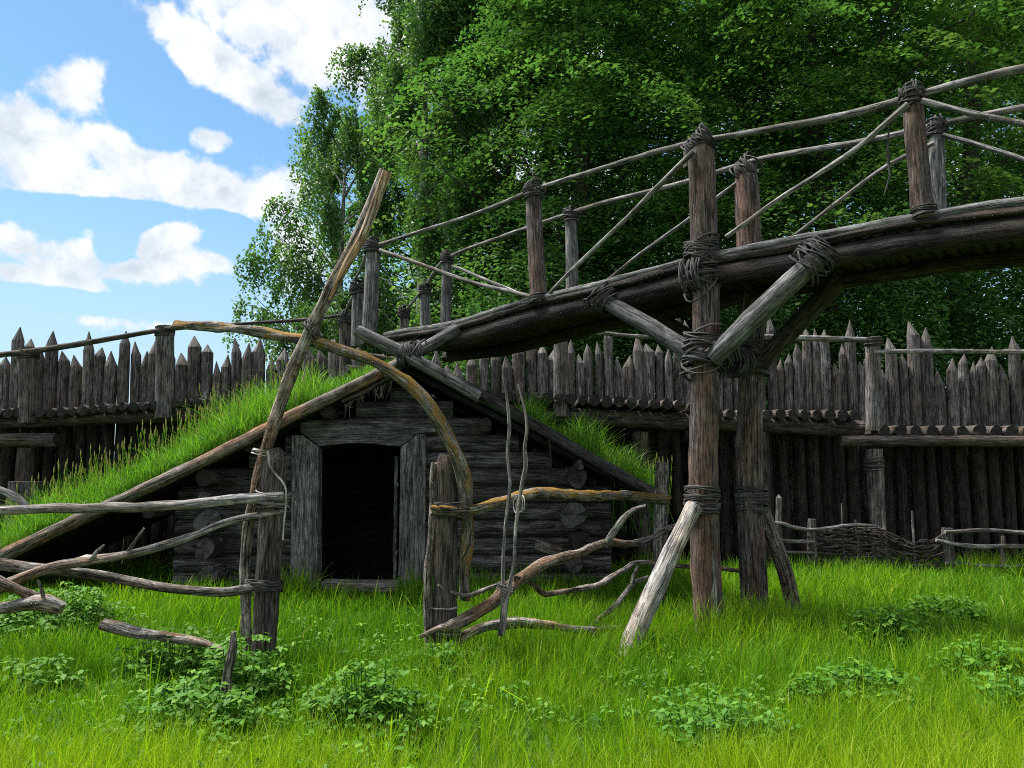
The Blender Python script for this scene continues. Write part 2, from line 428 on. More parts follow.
def log(mb, pts, rad, seg=12, step=0.14, rough=0.05, wob=0.0, tip=0.0, knots=0, ragged=0.0, flat=1.0):
    """a round timber or branch through pts; tip > 0 sharpens the last end over that length"""
    if isinstance(rad, (int, float)):
        rad = [rad] * len(pts)
    path, R = catmull(pts, rad, step)
    n = len(path)
    T, U, V = frames(path)
    ph = [(rnd.uniform(0, 6.28), rnd.uniform(0, 6.28), rnd.uniform(1.0, 4.0), rnd.choice((1, 2, 3))) for _ in range(4)]
    off = (rnd.uniform(-9, 9), rnd.uniform(-9, 9), rnd.uniform(-40, 40))
    s = 0.0
    total = sum((path[i + 1] - path[i]).length for i in range(n - 1)) or 1e-6
    kn = [(rnd.uniform(0, 6.28), rnd.uniform(0.1, 0.9) * total, rnd.uniform(0.15, 0.4)) for _ in range(knots)]
    w1, w2, wa = rnd.uniform(0, 6.28), rnd.uniform(0, 6.28), rnd.uniform(2.0, 4.0)
    verts, lc, cap, faces, sm = [], [], [], [], []
    for i in range(n):
        if i:
            s += (path[i] - path[i - 1]).length
        c = path[i]
        if wob:
            e = min(1.0, s / 0.3, (total - s) / 0.3 + 0.01)
            c = c + (U[i] * math.sin(s * wa + w1) + V[i] * math.sin(s * wa * 1.3 + w2)) * wob * e
        for k in range(seg):
            a = 6.28318 * k / seg
            m = 1.0
            for (p1, p2, fr, h) in ph:
                m += rough * 0.5 * math.sin(h * a + p1 + fr * s * 2.0) * math.sin(fr * s * 2.7 + p2)
            for (ka, ks, kh) in kn:
                da = (a - ka + 3.1416) % 6.2832 - 3.1416
                m += kh * math.exp(-(da * da) / 0.10 - ((s - ks) / max(0.04, R[i] * 0.6)) ** 2)
            r = R[i] * m
            x, y = r * math.cos(a), r * math.sin(a)
            verts.append(c + U[i] * x + V[i] * y * flat)
            lc.append((R[i] * math.cos(a) + off[0], R[i] * math.sin(a) + off[1], s + off[2]))
            cap.append(0.0)
    for i in range(n - 1):
        for k in range(seg):
            k2 = (k + 1) % seg
            faces.append((i * seg + k, i * seg + k2, (i + 1) * seg + k2, (i + 1) * seg + k)); sm.append(True)
    def close(i, flip, tipl):
        b = len(verts)
        jit = [rnd.uniform(-1, 1) * ragged * R[i] for _ in range(seg)]
        d = T[i] if not flip else -T[i]
        if tipl > 0:
            # axe-cut point: a few flat cuts meeting near the axis
            apex = verts[i * seg:(i + 1) * seg]
            cen = sum(apex, Vector()) / seg + d * tipl + U[i] * rnd.uniform(-.6, .6) * R[i] + V[i] * rnd.uniform(-.5, .5) * R[i]
            cuts = rnd.choice((3, 3, 4)); ph0 = rnd.uniform(0, 6)
            for lev, f in ((0.0, 1.0), (0.35, 0.74), (0.72, 0.36), (0.97, 0.09)):
                for k in range(seg):
                    a = 6.28318 * k / seg
                    q = (a - ph0) % (6.28318 / cuts) - 3.14159 / cuts
                    sq = math.cos(3.14159 / cuts) / math.cos(q)
                    base = verts[i * seg + k]
                    cc = sum(apex, Vector()) / seg
                    w = min(1.0, lev * 2.2)
                    rr = f * ((1 - w) + w * (0.55 + 0.45 * sq) )
                    verts.append(cc + (base - cc) * rr + (cen - cc) * lev)
                    lc.append((lc[i * seg + k][0] * 1.0, lc[i * seg + k][1], lc[i * seg + k][2] + lev * tipl))
                    cap.append(0.0 if lev < 0.01 else 0.35)
            for l in range(3):
                for k in range(seg):
                    k2 = (k + 1) % seg
                    q = (b + l * seg + k, b + l * seg + k2, b + (l + 1) * seg + k2, b + (l + 1) * seg + k)
                    faces.append(q if not flip else q[::-1]); sm.append(False)
            faces.append(tuple(b + 3 * seg + k for k in range(seg)) if not flip else tuple(b + 3 * seg + k for k in reversed(range(seg)))); sm.append(False)
            return
        for k in range(seg):
            verts.append(verts[i * seg + k] + d * jit[k]); lc.append(lc[i * seg + k]); cap.append(1.0)
            if ragged:
                verts[i * seg + k] = verts[-1].copy()
        cc = sum(verts[b:b + seg], Vector()) / seg + d * rnd.uniform(-.5, .6) * ragged * R[i]
        verts.append(cc); lc.append((off[0], off[1], off[2])); cap.append(1.0)
        for k in range(seg):
            k2 = (k + 1) % seg
            q = (b + k, b + k2, b + seg)
            faces.append(q if not flip else q[::-1]); sm.append(False)
    close(0, True, 0.0)
    close(n - 1, False, tip)
    mb.add(verts, faces, lc, cap, sm)
    return path

def box(mb, c, sx, sy, sz, ax=None, bev=0.012, grain='z', jit=0.006):
    """a sawn or hewn board with worn (bevelled) edges; ax: 3 axis vectors"""
    X, Y, Z = ax if ax else (Vector((1, 0, 0)), Vector((0, 1, 0)), Vector((0, 0, 1)))
    c = Vector(c)
    off = (rnd.uniform(-9, 9), rnd.uniform(-9, 9), rnd.uniform(-40, 40))
    # long axis gets rings; cross section is a chamfered rectangle
    dims = {'x': (X, sx, Y, sy, Z, sz), 'y': (Y, sy, Z, sz, X, sx), 'z': (Z, sz, X, sx, Y, sy)}[grain]
    A, la, B, lb, C, lcn = dims
    n = max(2, int(la / 0.15))
    sec = []
    hb, hc = lb / 2, lcn / 2
    bv = min(bev, hb * 0.6, hc * 0.6)
    for (x, y) in ((hb - bv, -hc), (hb, -hc + bv), (hb, hc - bv), (hb - bv, hc), (-hb + bv, hc), (-hb, hc - bv), (-hb, -hc + bv), (-hb + bv, -hc)):
        sec.append((x, y))
    verts, lc, cap, faces, sm = [], [], [], [], []
    for i in range(n + 1):
        t = (i / n - 0.5) * la
        dj, dk = rnd.uniform(-jit, jit), rnd.uniform(-jit, jit)
        for (x, y) in sec:
            verts.append(c + A * t + B * (x + dj) + C * (y + dk)); lc.append((x + off[0], y + off[1], t + off[2])); cap.append(0.0)
    for i in range(n):
        for k in range(8):
            k2 = (k + 1) % 8
            faces.append((i * 8 + k, i * 8 + k2, (i + 1) * 8 + k2, (i + 1) * 8 + k)); sm.append(False)
    for i, fl in ((0, True), (n, False)):
        b = len(verts)
        for k in range(8):
            verts.append(verts[i * 8 + k].copy()); lc.append(lc[i * 8 + k]); cap.append(1.0)
        q = tuple(b + k for k in range(8))
        faces.append(q[::-1] if fl else q); sm.append(False)
    mb.add(verts, faces, lc, cap, sm)

def prism(mb, poly, d, grain=(0, 0, 1)):
    """extrude a polygon (list of points) by vector d"""
    poly = [Vector(p) for p in poly]; d = Vector(d); n = len(poly)
    g = Vector(grain).normalized(); u = g.orthogonal().normalized(); w = g.cross(u)
    off = Vector((rnd.uniform(-9, 9), rnd.uniform(-9, 9), rnd.uniform(-30, 30)))
    verts = poly + [p + d for p in poly]
    nrm = Vector()
    for i in range(n):
        nrm += poly[i].cross(poly[(i + 1) % n])
    flip = nrm.dot(d) > 0
    faces = [tuple(range(n)), tuple(range(2 * n - 1, n - 1, -1))] + [(i, i + n, (i + 1) % n + n, (i + 1) % n) for i in range(n)]
    if flip:
        faces = [f[::-1] for f in faces]
    mb.add(verts, faces, [tuple(Vector((p.dot(u), p.dot(w), p.dot(g))) + off) for p in verts], [0.0] * (2 * n), False)

def coil(mb, c, axis, r, h, turns, rope=0.014, tilt=0.25, ry=1.0, ydir=None, seg=5, loose=0.15):
    """bark rope wound round a timber: uneven turns that cross each other"""
    turns = int(turns * 1.75); rope *= .68; loose *= .55; tilt *= .8
    A = Vector(axis).normalized()
    U = (Vector(ydir) - A * A.dot(Vector(ydir))).normalized() if ydir is not None else A.orthogonal().normalized()
    W = A.cross(U)
    c = Vector(c)
    path = []
    N = 15
    tl, tp, hh = 0.0, 0.0, 0.0
    for t in range(turns):
        b0 = (t + 0.5) / turns - 0.5
        tl2, tp2 = rnd.gauss(0, tilt) * h, rnd.uniform(0, 6.28)
        hb = max(-.5, min(.5, b0 + rnd.gauss(0, 0.08))) * h
        rr = r + rope * rnd.uniform(0.5, 1.9) + r * loose * 0.3 * rnd.random()
        lob = rnd.uniform(0, 6.28)
        for k in range(N):
            a = 6.28318 * k / N
            e = k / N
            off = hb + (1 if t < turns - 1 else 0) * e * h / turns + tl2 * math.sin(a + tp2) * 0.7
            r2 = rr * (1 + 0.05 * loose * math.sin(2 * a + lob))
            path.append(c + A * off + U * (r2 * math.cos(a) * ry) + W * (r2 * math.sin(a)))
    R = [rope * rnd.uniform(0.75, 1.2) for _ in path]
    T, Uf, Vf = frames(path)
    off = (rnd.uniform(-9, 9), rnd.uniform(-9, 9), rnd.uniform(-9, 9))
    verts, lc, cap, faces = [], [], [], []
    s = 0
    for i, p in enumerate(path):
        if i:
            s += (p - path[i - 1]).length
        for k in range(seg):
            a = 6.28318 * k / seg
            verts.append(p + Uf[i] * R[i] * math.cos(a) + Vf[i] * R[i] * math.sin(a))
            lc.append((R[i] * math.cos(a) + off[0], R[i] * math.sin(a) + off[1], s + off[2])); cap.append(0.0)
    for i in range(len(path) - 1):
        for k in range(seg):
            k2 = (k + 1) % seg
            faces.append((i * seg + k, i * seg + k2, (i + 1) * seg + k2, (i + 1) * seg + k))
    mb.add(verts, faces, lc, cap, True)

def one(name, mat, parent, *a, **k):
    mb = MB(); log(mb, *a, **k)
    return mb.build(name, mat, parent)

def lash(parent, *a, mat='rope_bark', **k):
    mb = MB(); coil(mb, *a, **k)
    return mb.build('lashing', mat, parent)

def fast_mesh(name, mat, co, quads, tint, parent=None, extra=None, smooth=False):
    me = bpy.data.meshes.new(name)
    nv = len(co); nf = len(quads); k = quads.shape[1]
    me.vertices.add(nv)
    me.vertices.foreach_set('co', np.ascontiguousarray(co, dtype=np.float32).ravel())
    me.loops.add(nf * k)
    me.loops.foreach_set('vertex_index', np.ascontiguousarray(quads, dtype=np.int32).ravel())
    me.polygons.add(nf)
    me.polygons.foreach_set('loop_start', np.arange(0, nf * k, k, dtype=np.int32))
    if smooth:
        me.polygons.foreach_set('use_smooth', np.ones(nf, dtype=bool))
    me.update(calc_edges=True)
    a = me.attributes.new('tint', 'FLOAT', 'POINT')
    a.data.foreach_set('value', np.ascontiguousarray(tint, dtype=np.float32))
    me.materials.append(MATS[mat])
    o = bpy.data.objects.new(name, me)
    COL.objects.link(o)
    if parent is not None:
        o.parent = parent
    return o

def vnoise(x, y, f, seed):
    """smooth value noise on a lattice"""
    g = np.random.default_rng(seed).random((256, 256))
    X, Y = x * f + 1000, y * f + 1000
    i, j = np.floor(X).astype(int), np.floor(Y).astype(int)
    a, b = X - i, Y - j
    a = a * a * (3 - 2 * a); b = b * b * (3 - 2 * b)
    i0, i1, j0, j1 = i % 256, (i + 1) % 256, j % 256, (j + 1) % 256
    return (g[i0, j0] * (1 - a) + g[i1, j0] * a) * (1 - b) + (g[i0, j1] * (1 - a) + g[i1, j1] * a) * b

GZ = -0.14
def gz(x, y):
    x = np.asarray(x, float); y = np.asarray(y, float)
    near = np.clip((60 - np.hypot(x, y)) / 40, 0, 1)
    return GZ + ((vnoise(x, y, 0.35, 3) - 0.5) * 0.12 + (vnoise(x, y, 1.3, 4) - 0.5) * 0.05) * near
def gzf(x, y):
    return float(gz(np.array([x]), np.array([y]))[0])
def ground_at(px, py):
    d = ray(px, py)
    t = (GZ - EYE) / d.z
    p = Vector((0, 0, EYE)) + d * t
    return p

# ------------------------------------------------------------------ ground
def build_ground():
    xs = np.concatenate([np.linspace(-400, -24, 12), np.linspace(-22, 22, 112), np.linspace(24, 400, 12)])
    ys = np.concatenate([np.linspace(-60, -3, 8), np.linspace(-2, 32, 90), np.linspace(36, 900, 16)])
    X, Y = np.meshgrid(xs, ys)
    Z = gz(X.ravel(), Y.ravel())
    co = np.stack([X.ravel(), Y.ravel(), Z], 1)
    nx, ny = len(xs), len(ys)
    i, j = np.meshgrid(np.arange(nx - 1), np.arange(ny - 1))
    a = (j * nx + i).ravel()
    q = np.stack([a, a + 1, a + nx + 1, a + nx], 1)
    o = fast_mesh('ground', 'meadow_soil', co, q, np.zeros(len(co)), smooth=True)
    o['kind'] = 'structure'
    o['label'] = 'grassy yard ground sloping gently to the palisade'
    o['category'] = 'ground'
build_ground()

# ------------------------------------------------------------------ palisades
YS, YF, YB = 13.9, 12.65, 13.75       # stake line, platform front edge, platform back edge
left_st = [(-52, 346), (-38, 338), (-22, 351), (-8, 341), (6, 357), (19, 327), (30, 338), (40, 350), (53, 331), (65, 351), (77, 355), (90, 331), (100, 347), (112, 351), (126, 331), (137, 341),
           (147, 351), (156, 340), (170, 347), (183, 352), (195, 335), (208, 344), (218, 361), (227, 354), (237, 337), (248, 343), (259, 338),
           (272, 357), (283, 348), (297, 350), (309, 344), (322, 350), (334, 338), (346, 352), (358, 344)]
mid_st = [(371, 356), (384, 350), (397, 362), (410, 352), (423, 358), (436, 350), (447, 364), (458, 362), (472, 351), (484, 348), (496, 345), (507, 356), (518.5, 341), (532, 338), (542, 343), (553, 347), (570, 338), (580, 353), (588, 344), (599, 341),
          (608, 322), (618, 356), (628, 355), (638, 332), (648, 343), (659, 344), (668, 347), (677, 309), (686, 320), (697, 344), (707, 350), (718, 338), (727, 345), (737, 350),
          (747, 340), (758, 346), (770, 313), (779, 358), (788, 353), (797, 343), (806, 325), (815, 328), (823, 329), (835, 363), (842, 343), (849, 320), (860, 361), (869, 348)]
right_st = [(882, 369), (890, 337), (902, 354), (912, 320), (924, 327), (937, 370), (951, 358), (962, 354), (972, 361), (980, 357), (990, 346), (1001, 365), (1013, 336), (1025, 355), (1037, 346), (1049, 361), (1061, 340), (1073, 352), (1085, 344), (1097, 358), (1109, 338)]

def palisade(sts, label, name='palisade_fence'):
    x0, x1 = P(sts[0][0], 500, YS).x, P(sts[-1][0], 500, YS).x
    root = thing(name, label, 'palisade', ((x0 + x1) / 2, YS, GZ), group='pointed log palisade fences round the yard')
    for i, (px, py) in enumerate(sts):
        w = 13.5
        if i + 1 < len(sts):
            w = min(w, (sts[i + 1][0] - px) * 1.02)
        if i > 0:
            w = max(min(w, 14), px - sts[i - 1][0] - 2.0 if px - sts[i - 1][0] < 14 else w)
        w = min(max(w, 8.0), 13.5) * rnd.uniform(.93, 1.08)
        y = YS + rnd.uniform(-.05, .05)
        r = w / 768 * y / 2
        t = P(px, py, y)
        tl = rnd.uniform(0.16, 0.3) + (0.07 if py < 335 else 0)
        bx = P(px, 560, y).x * 0.35 + t.x * 0.65 + rnd.gauss(0, .02)
        one('stake', 'stake_wood', root, [(bx, y, GZ - 0.25), ((bx + t.x) / 2 + rnd.uniform(-.015, .015), y, (t.z + GZ) / 2), (t.x, y, t.z - tl)],
            [r * rnd.uniform(.98, 1.1), r * 1.02, r * rnd.uniform(.88, 1.0)], seg=10, step=0.4, rough=0.07, tip=tl, knots=2)
    # two cross logs hold the row together behind
    for z in (0.9, 2.0):
        one('cross_log', 'beam_wood', root, [(x0 - .1, YS + 0.24, z), (x1 + .1, YS + 0.24, z + 0.03)], 0.07, seg=8, step=0.6)
    return root

palisade(left_st, 'row of sharpened brown logs standing left of the turf-roofed hut against open sky')
palisade(mid_st, 'longest row of sharpened grey-brown logs, behind the log bridge and the hut')
palisade(right_st, 'lower-set row of sharpened grey logs right of the bridge, behind the long pale rail')

# ------------------------------------------------------------------ walkways along the palisades
def deck_edge(edges, a, b, step, root, r=0.085):
    px = a
    while px < b:
        for (e0, y0), (e1, y1) in zip(edges, edges[1:]):
            if e0 <= px <= e1:
                py = y0 + (y1 - y0) * (px - e0) / (e1 - e0)
                break
        yf = YF + rnd.uniform(-.07, .05)
        p = P(px, py, yf)
        rr = r * rnd.uniform(.85, 1.05)
        one('deck_log', 'beam_wood', root, [(p.x, yf, p.z + rnd.uniform(-.012, .012)), (p.x + rnd.uniform(-.02, .02), YB, p.z)], rr, seg=10, step=0.5, rough=.08, ragged=0.2)
        px += step * rnd.uniform(.93, 1.07)

def rail(root, pts, r, mat='rail_wood', name='handrail', **k):
    f_ = .8 if name == 'rail_brace' else .86
    r = [x * f_ for x in r] if isinstance(r, (list, tuple)) else r * f_
    k.setdefault('seg', 9); k.setdefault('step', 0.12); k.setdefault('rough', 0.12)
    return one(name, mat, root, pts, r, **k)

# left walkway
w = thing('walkway', 'raised log walkway with a dark rail on the far left, behind the grassy roof slope', 'walkway', (P(100, 500, YF).x, YF, GZ), group='raised walkways along the palisades')
deck_edge([(-70, 416), (0, 413), (60, 412), (175, 403), (400, 397)], -66, 395, 10.6, w)
a, b = P(-70, 424, 12.95), P(395, 407, 12.95)
one('support_beam', 'beam_wood', w, [a, (a + b) / 2, b], 0.12, seg=12, step=0.4, rough=.06)
a, b = P(-60, 440, 12.7), P(57, 440, 12.7)
one('support_beam', 'beam_wood', w, [a, b], 0.11, seg=12, step=0.3, rough=.08, ragged=.15)
for px, t in ((27, 448), (-50, 448), (250, 425), (380, 425)):
    p = P(px, t, 12.8)
    one('support_post', 'beam_wood', w, [(p.x, p.y, GZ - .3), (p.x, p.y, p.z)], [0.15, 0.14], seg=12, step=.3, knots=2)
p = P(32, 480, 12.72)
one('stump_block', 'stake_wood', w, [(p.x + .05, p.y - .2, GZ - .1), (p.x + .05, p.y - .2, p.z - .02)], [0.27, 0.25], seg=14, step=.2, rough=.1)
for px, py, bt in ((29, 350, 405), (165, 328, 400)):
    t = P(px, py, YF + .12); bb = P(px, bt, YF + .12)
    one('rail_post', 'stake_wood', w, [(bb.x, bb.y, bb.z - .3), (t.x, t.y, t.z + .03)], [.15, .14], seg=12, step=.2, rough=.06, knots=1)
    lash(w, t - Vector((0, 0, .08)), (0, 0, 1), .14, .13, 5, rope=.016)
rail(w, [P(-60, 361, YF), P(0, 355, YF), P(60, 347, YF), P(120, 337, YF), P(172, 328, YF)], [.06, .06, .058, .05, .045], mat='beam_wood')
rail(w, [P(150, 331, YF + .15), P(240, 324, YF + .4), P(300, 320, YF + .5), P(346, 315, YF + .2)], [.034, .034, .036, .034], mat='beam_wood')

# middle walkway
w = thing('walkway', 'raised log walkway behind the two tall bridge posts, its round deck ends in a row', 'walkway', (P(650, 500, YF).x, YF, GZ), group='raised walkways along the palisades')
deck_edge([(400, 394), (470, 394), (690, 405), (700, 414), (870, 415)], 440, 866, 12.2, w, r=.095)
a, b = P(430, 408, 12.95), P(862, 429, 12.95)
one('support_beam', 'beam_wood', w, [a, (a + b) / 2 + Vector((0, 0, -.02)), b], 0.14, seg=12, step=.4, rough=.05, ragged=.1)
for px in (480, 640, 760):
    p = P(px, 432, 13.0)
    one('support_post', 'beam_wood', w, [(p.x, p.y, GZ - .3), (p.x, p.y, p.z)], .14, seg=12, step=.3, knots=2)
for px, py in ((561, 333), (873, 338)):
    t = P(px, py, YF + .1)
    bb = P(px, 414 if px > 700 else 400, YF + .1)
    one('rail_post', 'stake_wood', w, [(bb.x, bb.y, bb.z - .28), (t.x, t.y, t.z)], [.13, .12], seg=12, step=.2, rough=.07, knots=1)
    lash(w, t - Vector((0, 0, .07)), (0, 0, 1), .125, .14, 5, rope=.018)
rail(w, [P(566, 330, YF), P(600, 333, YF), P(650, 337, YF - .02), P(720, 336, YF), P(800, 338, YF), P(866, 340, YF)], [.036, .04, .045, .05, .055, .06])

# right walkway (a step lower)
w = thing('walkway', 'raised log walkway on the far right over the wattle fence, one step lower', 'walkway', (P(960, 500, YF).x, YF, GZ), group='raised walkways along the palisades')
deck_edge([(860, 431), (1120, 433)], 885, 1112, 16.2, w, r=.115)
a, b = P(841, 441, 12.6), P(1120, 441, 12.6)
one('support_beam', 'beam_wood', w, [a, b], .09, seg=12, step=.3, rough=.06, ragged=.15)
for px in (874, 1075):
    t = P(px, 449, 12.62)
    one('support_post', 'stake_wood', w, [(t.x, t.y, GZ - .3), (t.x, t.y, (t.z + GZ) / 2), (t.x, t.y, t.z)], [.14, .13, .135], seg=14, step=.2, rough=.06, knots=2)
    lash(w, P(px, 464, 12.62), (0, 0, 1), .135, .2, 7, rope=.015)
rail(w, [P(874, 352, YF), P(930, 351, YF), P(1000, 352, YF), P(1060, 352, YF), P(1110, 351, YF)], [.045, .045, .048, .05, .05])
t = P(1090, 345, YF + .1); bb = P(1090, 432, YF + .1)
one('rail_post', 'stake_wood', w, [(bb.x, bb.y, bb.z - .2), t], .12, seg=12, step=.2)

def shade_row(root, a, b, top, step):  # added row of near-black stakes standing in for the shade below the deck
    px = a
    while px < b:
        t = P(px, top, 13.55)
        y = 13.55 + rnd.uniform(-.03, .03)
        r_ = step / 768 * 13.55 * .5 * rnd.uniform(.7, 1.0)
        one('shade_stake', 'dark_beam', root, [(t.x + rnd.uniform(-.03, .03), y, GZ - .2), (t.x, y, (t.z + GZ) / 2), (t.x, y, t.z + .05)], [r_ * 1.08, r_, r_ * .95], seg=9, step=.4, rough=.08)
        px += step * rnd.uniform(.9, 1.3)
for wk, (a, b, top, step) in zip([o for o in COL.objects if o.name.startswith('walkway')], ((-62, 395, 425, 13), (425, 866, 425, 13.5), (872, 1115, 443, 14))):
    shade_row(wk, a, b, top, step)

# ------------------------------------------------------------------ hut
HY, BY = 10.2, 9.78           # wall face, verge boards
hut = thing('log_hut', 'low dark log hut with an open doorway and steep turf roof, under the bridge', 'hut', (P(400, 590, HY).x, HY, GZ))
APEX = P(402, 362, BY)
LE = P(0, 556, BY)
RE = P(660, 497, BY)
kl = (APEX.z - LE.z) / (APEX.x - LE.x)
kr = (APEX.z - RE.z) / (RE.x - APEX.x)
def roof_z(x):
    return APEX.z - (APEX.x - x) * kl if x < APEX.x else APEX.z - (x - APEX.x) * kr
CLx, CRx = P(207, 520, HY).x, P(577, 520, HY).x
D0, D1 = P(308, 500, HY).x, P(412, 500, HY).x        # log ends behind the jambs
DOOR_T = P(350, 437, HY).z
z = GZ + 0.02
row = 0
while z < APEX.z - .2:
    r = 0.122 * rnd.uniform(.95, 1.06)
    zz = z + r + .05
    # the row stops where the roof line crosses it
    xl = max(CLx - .42, APEX.x - (APEX.z - zz - .12) / kl)
    xr = min(CRx + .44, APEX.x + (APEX.z - zz - .12) / kr)
    spans = [(xl, D0), (D1, xr)] if zz - r < DOOR_T else [(xl, xr)]
    for (a, b) in spans:
        if b - a > .15:
            one('wall_log', 'hut_wood', hut, [(a, HY + r, zz - r), ((a + b) / 2, HY + r + rnd.uniform(-.012, .012), zz - r), (b, HY + r, zz - r)], [r, r * 1.02, r], seg=14, step=.3, rough=.05)
    z += .225
    row += 1
# side walls: stacked logs whose ends stick out through the corner
for ends in (((206, 498, .10, 'hut_wood'), (208, 521, .175, 'log_end_wood'), (204, 549, .135, 'hut_wood'), (210, 574, .12, 'hut_wood')),
             ((577, 477, .135, 'log_end_wood'), (580, 465, .06, 'hut_wood'), (575, 515, .165, 'log_end_wood'), (580, 541, .13, 'dark_beam'), (573, 566, .12, 'hut_wood'))):
    for (px, py, r, mat) in ends:
        p = P(px, py, HY - .32)
        one('side_log', mat, hut, [(p.x + rnd.uniform(-.02, .02), HY - .32 + rnd.uniform(-.09, .08), p.z), (p.x, HY + .2, p.z), (p.x, 12.5, p.z)], [r * .92, r, r * .9], seg=14, step=.2, rough=.22, ragged=.4, knots=2)
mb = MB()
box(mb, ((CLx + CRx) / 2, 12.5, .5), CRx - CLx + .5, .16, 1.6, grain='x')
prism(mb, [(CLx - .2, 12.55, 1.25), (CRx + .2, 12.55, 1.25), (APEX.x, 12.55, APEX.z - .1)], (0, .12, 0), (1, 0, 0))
mb.build('back_wall', 'shade_wood', hut)
# door frame of hewn planks
JY = HY - .035
def quad_board(name, pts, th, mat='frame_wood', grain=(0, 0, 1), Y=JY):
    mb = MB()
    prism(mb, [P(px, py, Y) for px, py in pts], (0, th, 0), grain)
    o = mb.build(name, mat, hut)
    bv = o.modifiers.new('worn_edge', 'BEVEL'); bv.width = .012; bv.segments = 2
    return o
zb = P(300, 592, JY)
quad_board('door_jamb', [(290, 590), (318, 590), (318.5, 447), (303, 435), (291.5, 435)], .22)
quad_board('door_jamb', [(398, 590), (425, 590), (426, 434), (418, 434), (400.5, 447)], .22)
quad_board('lintel', [(304, 434.5), (319, 446.5), (330, 445), (345, 443.5), (360, 443), (375, 444), (389, 445.5), (400, 446.5), (418, 433.5), (436, 432), (436, 421), (300, 420), (300, 433)], .2, grain=(1, 0, 0))
mb = MB()
c = P(361, 588, HY - .12)
box(mb, (c.x, c.y + .06, c.z + .02), 0.98, .34, .12, grain='x', bev=.02)
mb.build('threshold', 'rail_wood', hut)
# the door leaf stands open, swung inside
hx = P(397, 500, HY).x
mb = MB()
box(mb, (hx - .06, HY + .28 + .45, .93), .05, .88, 1.72, grain='z', bev=.008)
door = mb.build('door', 'frame_wood', hut)
mb = MB()
for zc in (.5, 1.4):
    box(mb, (hx - .028, HY + .30, zc), .012, .16, .05, grain='y', bev=.003)
mb.build('hinge', 'cord_fibre', door)
# earth floor, its dark colour carrying the indoor shade
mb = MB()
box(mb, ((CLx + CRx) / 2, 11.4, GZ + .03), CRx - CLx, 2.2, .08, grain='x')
mb.build('floor_boards', 'shade_wood', hut)
# roof slopes: boards under turf, following the verge to the ground
def slope(side):
    k = kl if side < 0 else kr
    xe = (LE.x - .95) if side < 0 else (RE.x + .12)
    xs = np.linspace(APEX.x, xe, 15)
    ys = np.linspace(BY + .05, 12.66, 9)
    mbb = MB()
    V_, F_, lc_ = [], [], []
    for j, y in enumerate(ys):
        for i, x in enumerate(xs):
            V_.append(Vector((x, y, roof_z(x) + .02))); lc_.append((y * 1.0, rnd.random() * .01, x))
    nx = len(xs)
    nb = len(V_)
    for j, y in enumerate(ys):
        for i, x in enumerate(xs):
            t = (y - ys[0]) / (ys[-1] - ys[0])
            hump = .05 + .23 * math.sin(min(1, t * 1.15) * math.pi * .5) * (0.25 + .75 * math.sin(math.pi * min(1, (i + .6) / nx)))
            if side > 0:
                hump = .05 + .07 * t * math.sin(math.pi * min(1, (i + .6) / nx))
            V_.append(Vector((x, y, roof_z(x) + hump + rnd.uniform(-.03, .03)))); lc_.append((y, .2, x))
    for j in range(len(ys) - 1):
        for i in range(nx - 1):
            a = j * nx + i
            q = (a, a + 1, a + nx + 1, a + nx)
            F_.append(q if side < 0 else q[::-1])
            q = tuple(nb + t for t in q)
            F_.append(q[::-1] if side < 0 else q)
    for i in range(nx - 1):
        F_.append((i, i + 1, nb + i + 1, nb + i)); a = (len(ys) - 1) * nx + i
        F_.append((a, a + 1, nb + a + 1, nb + a))
    for j in range(len(ys) - 1):
        a = j * nx + nx - 1
        F_.append((a, a + nx, nb + a + nx, nb + a))
    mbb.add(V_, F_, lc_, [0.0] * len(V_), True)
    o = mbb.build('turf_roof', 'meadow_soil', hut)
    return [(V_[nb + n_].x, V_[nb + n_].y, V_[nb + n_].z) for n_ in range(nb)], nx, len(ys)
SL = slope(-1); SR = slope(1)
# boards below the turf
for side in (-1, 1):
    xe = (LE.x - .95) if side < 0 else (RE.x + .1)
    mb = MB()
    A = Vector((APEX.x, 0, APEX.z)); E = Vector((xe, 0, roof_z(xe)))
    n = (E - A).cross(Vector((0, 1, 0))).normalized()
    if n.z < 0: n = -n
    prism(mb, [A + Vector((0, BY + .1, 0)) - n * .02, E + Vector((0, BY + .1, 0)) - n * .02, E + Vector((0, 12.6, 0)) - n * .02, A + Vector((0, 12.6, 0)) - n * .02], -n * .06, (E - A))
    mb.build('roof_boards', 'shade_wood', hut)
# verge timbers, crossing at the ridge as horns
one('verge_board', 'board_wood', hut, [P(-66, 591, BY), P(0, 558, BY), P(100, 509, BY), P(200, 463, BY), P(300, 412, BY), P(386, 370, BY), P(400, 360, BY - .02)], [.11, .108, .10, .10, .098, .085, .07], seg=12, step=.1, rough=.16, flat=.8, ragged=.2)
one('verge_board', 'hut_wood', hut, [P(408, 355, BY), P(450, 378, BY), P(520, 416, BY), P(600, 463, BY), P(668, 501, BY)], [.07, .085, .085, .085, .08], seg=12, step=.2, rough=.10, flat=.8, ragged=.3)
one('ridge_horn', 'frame_wood', hut, [P(357, 331, BY - .16), P(408, 356, BY - .16), P(480, 397, BY - .10)], [.078, .085, .08], seg=12, step=.15, rough=.06, ragged=.2)
one('ridge_horn', 'frame_wood', hut, [P(384, 374, BY - .03), P(410, 357, BY - .04), P(458, 329, BY - .04)], [.07, .075, .085], seg=12, step=.15, rough=.06, ragged=.2)
lash(hut, P(409, 354, BY - .1), (1, 0, .15), .13, .28, 8, rope=.02, ry=1.0, tilt=.35)
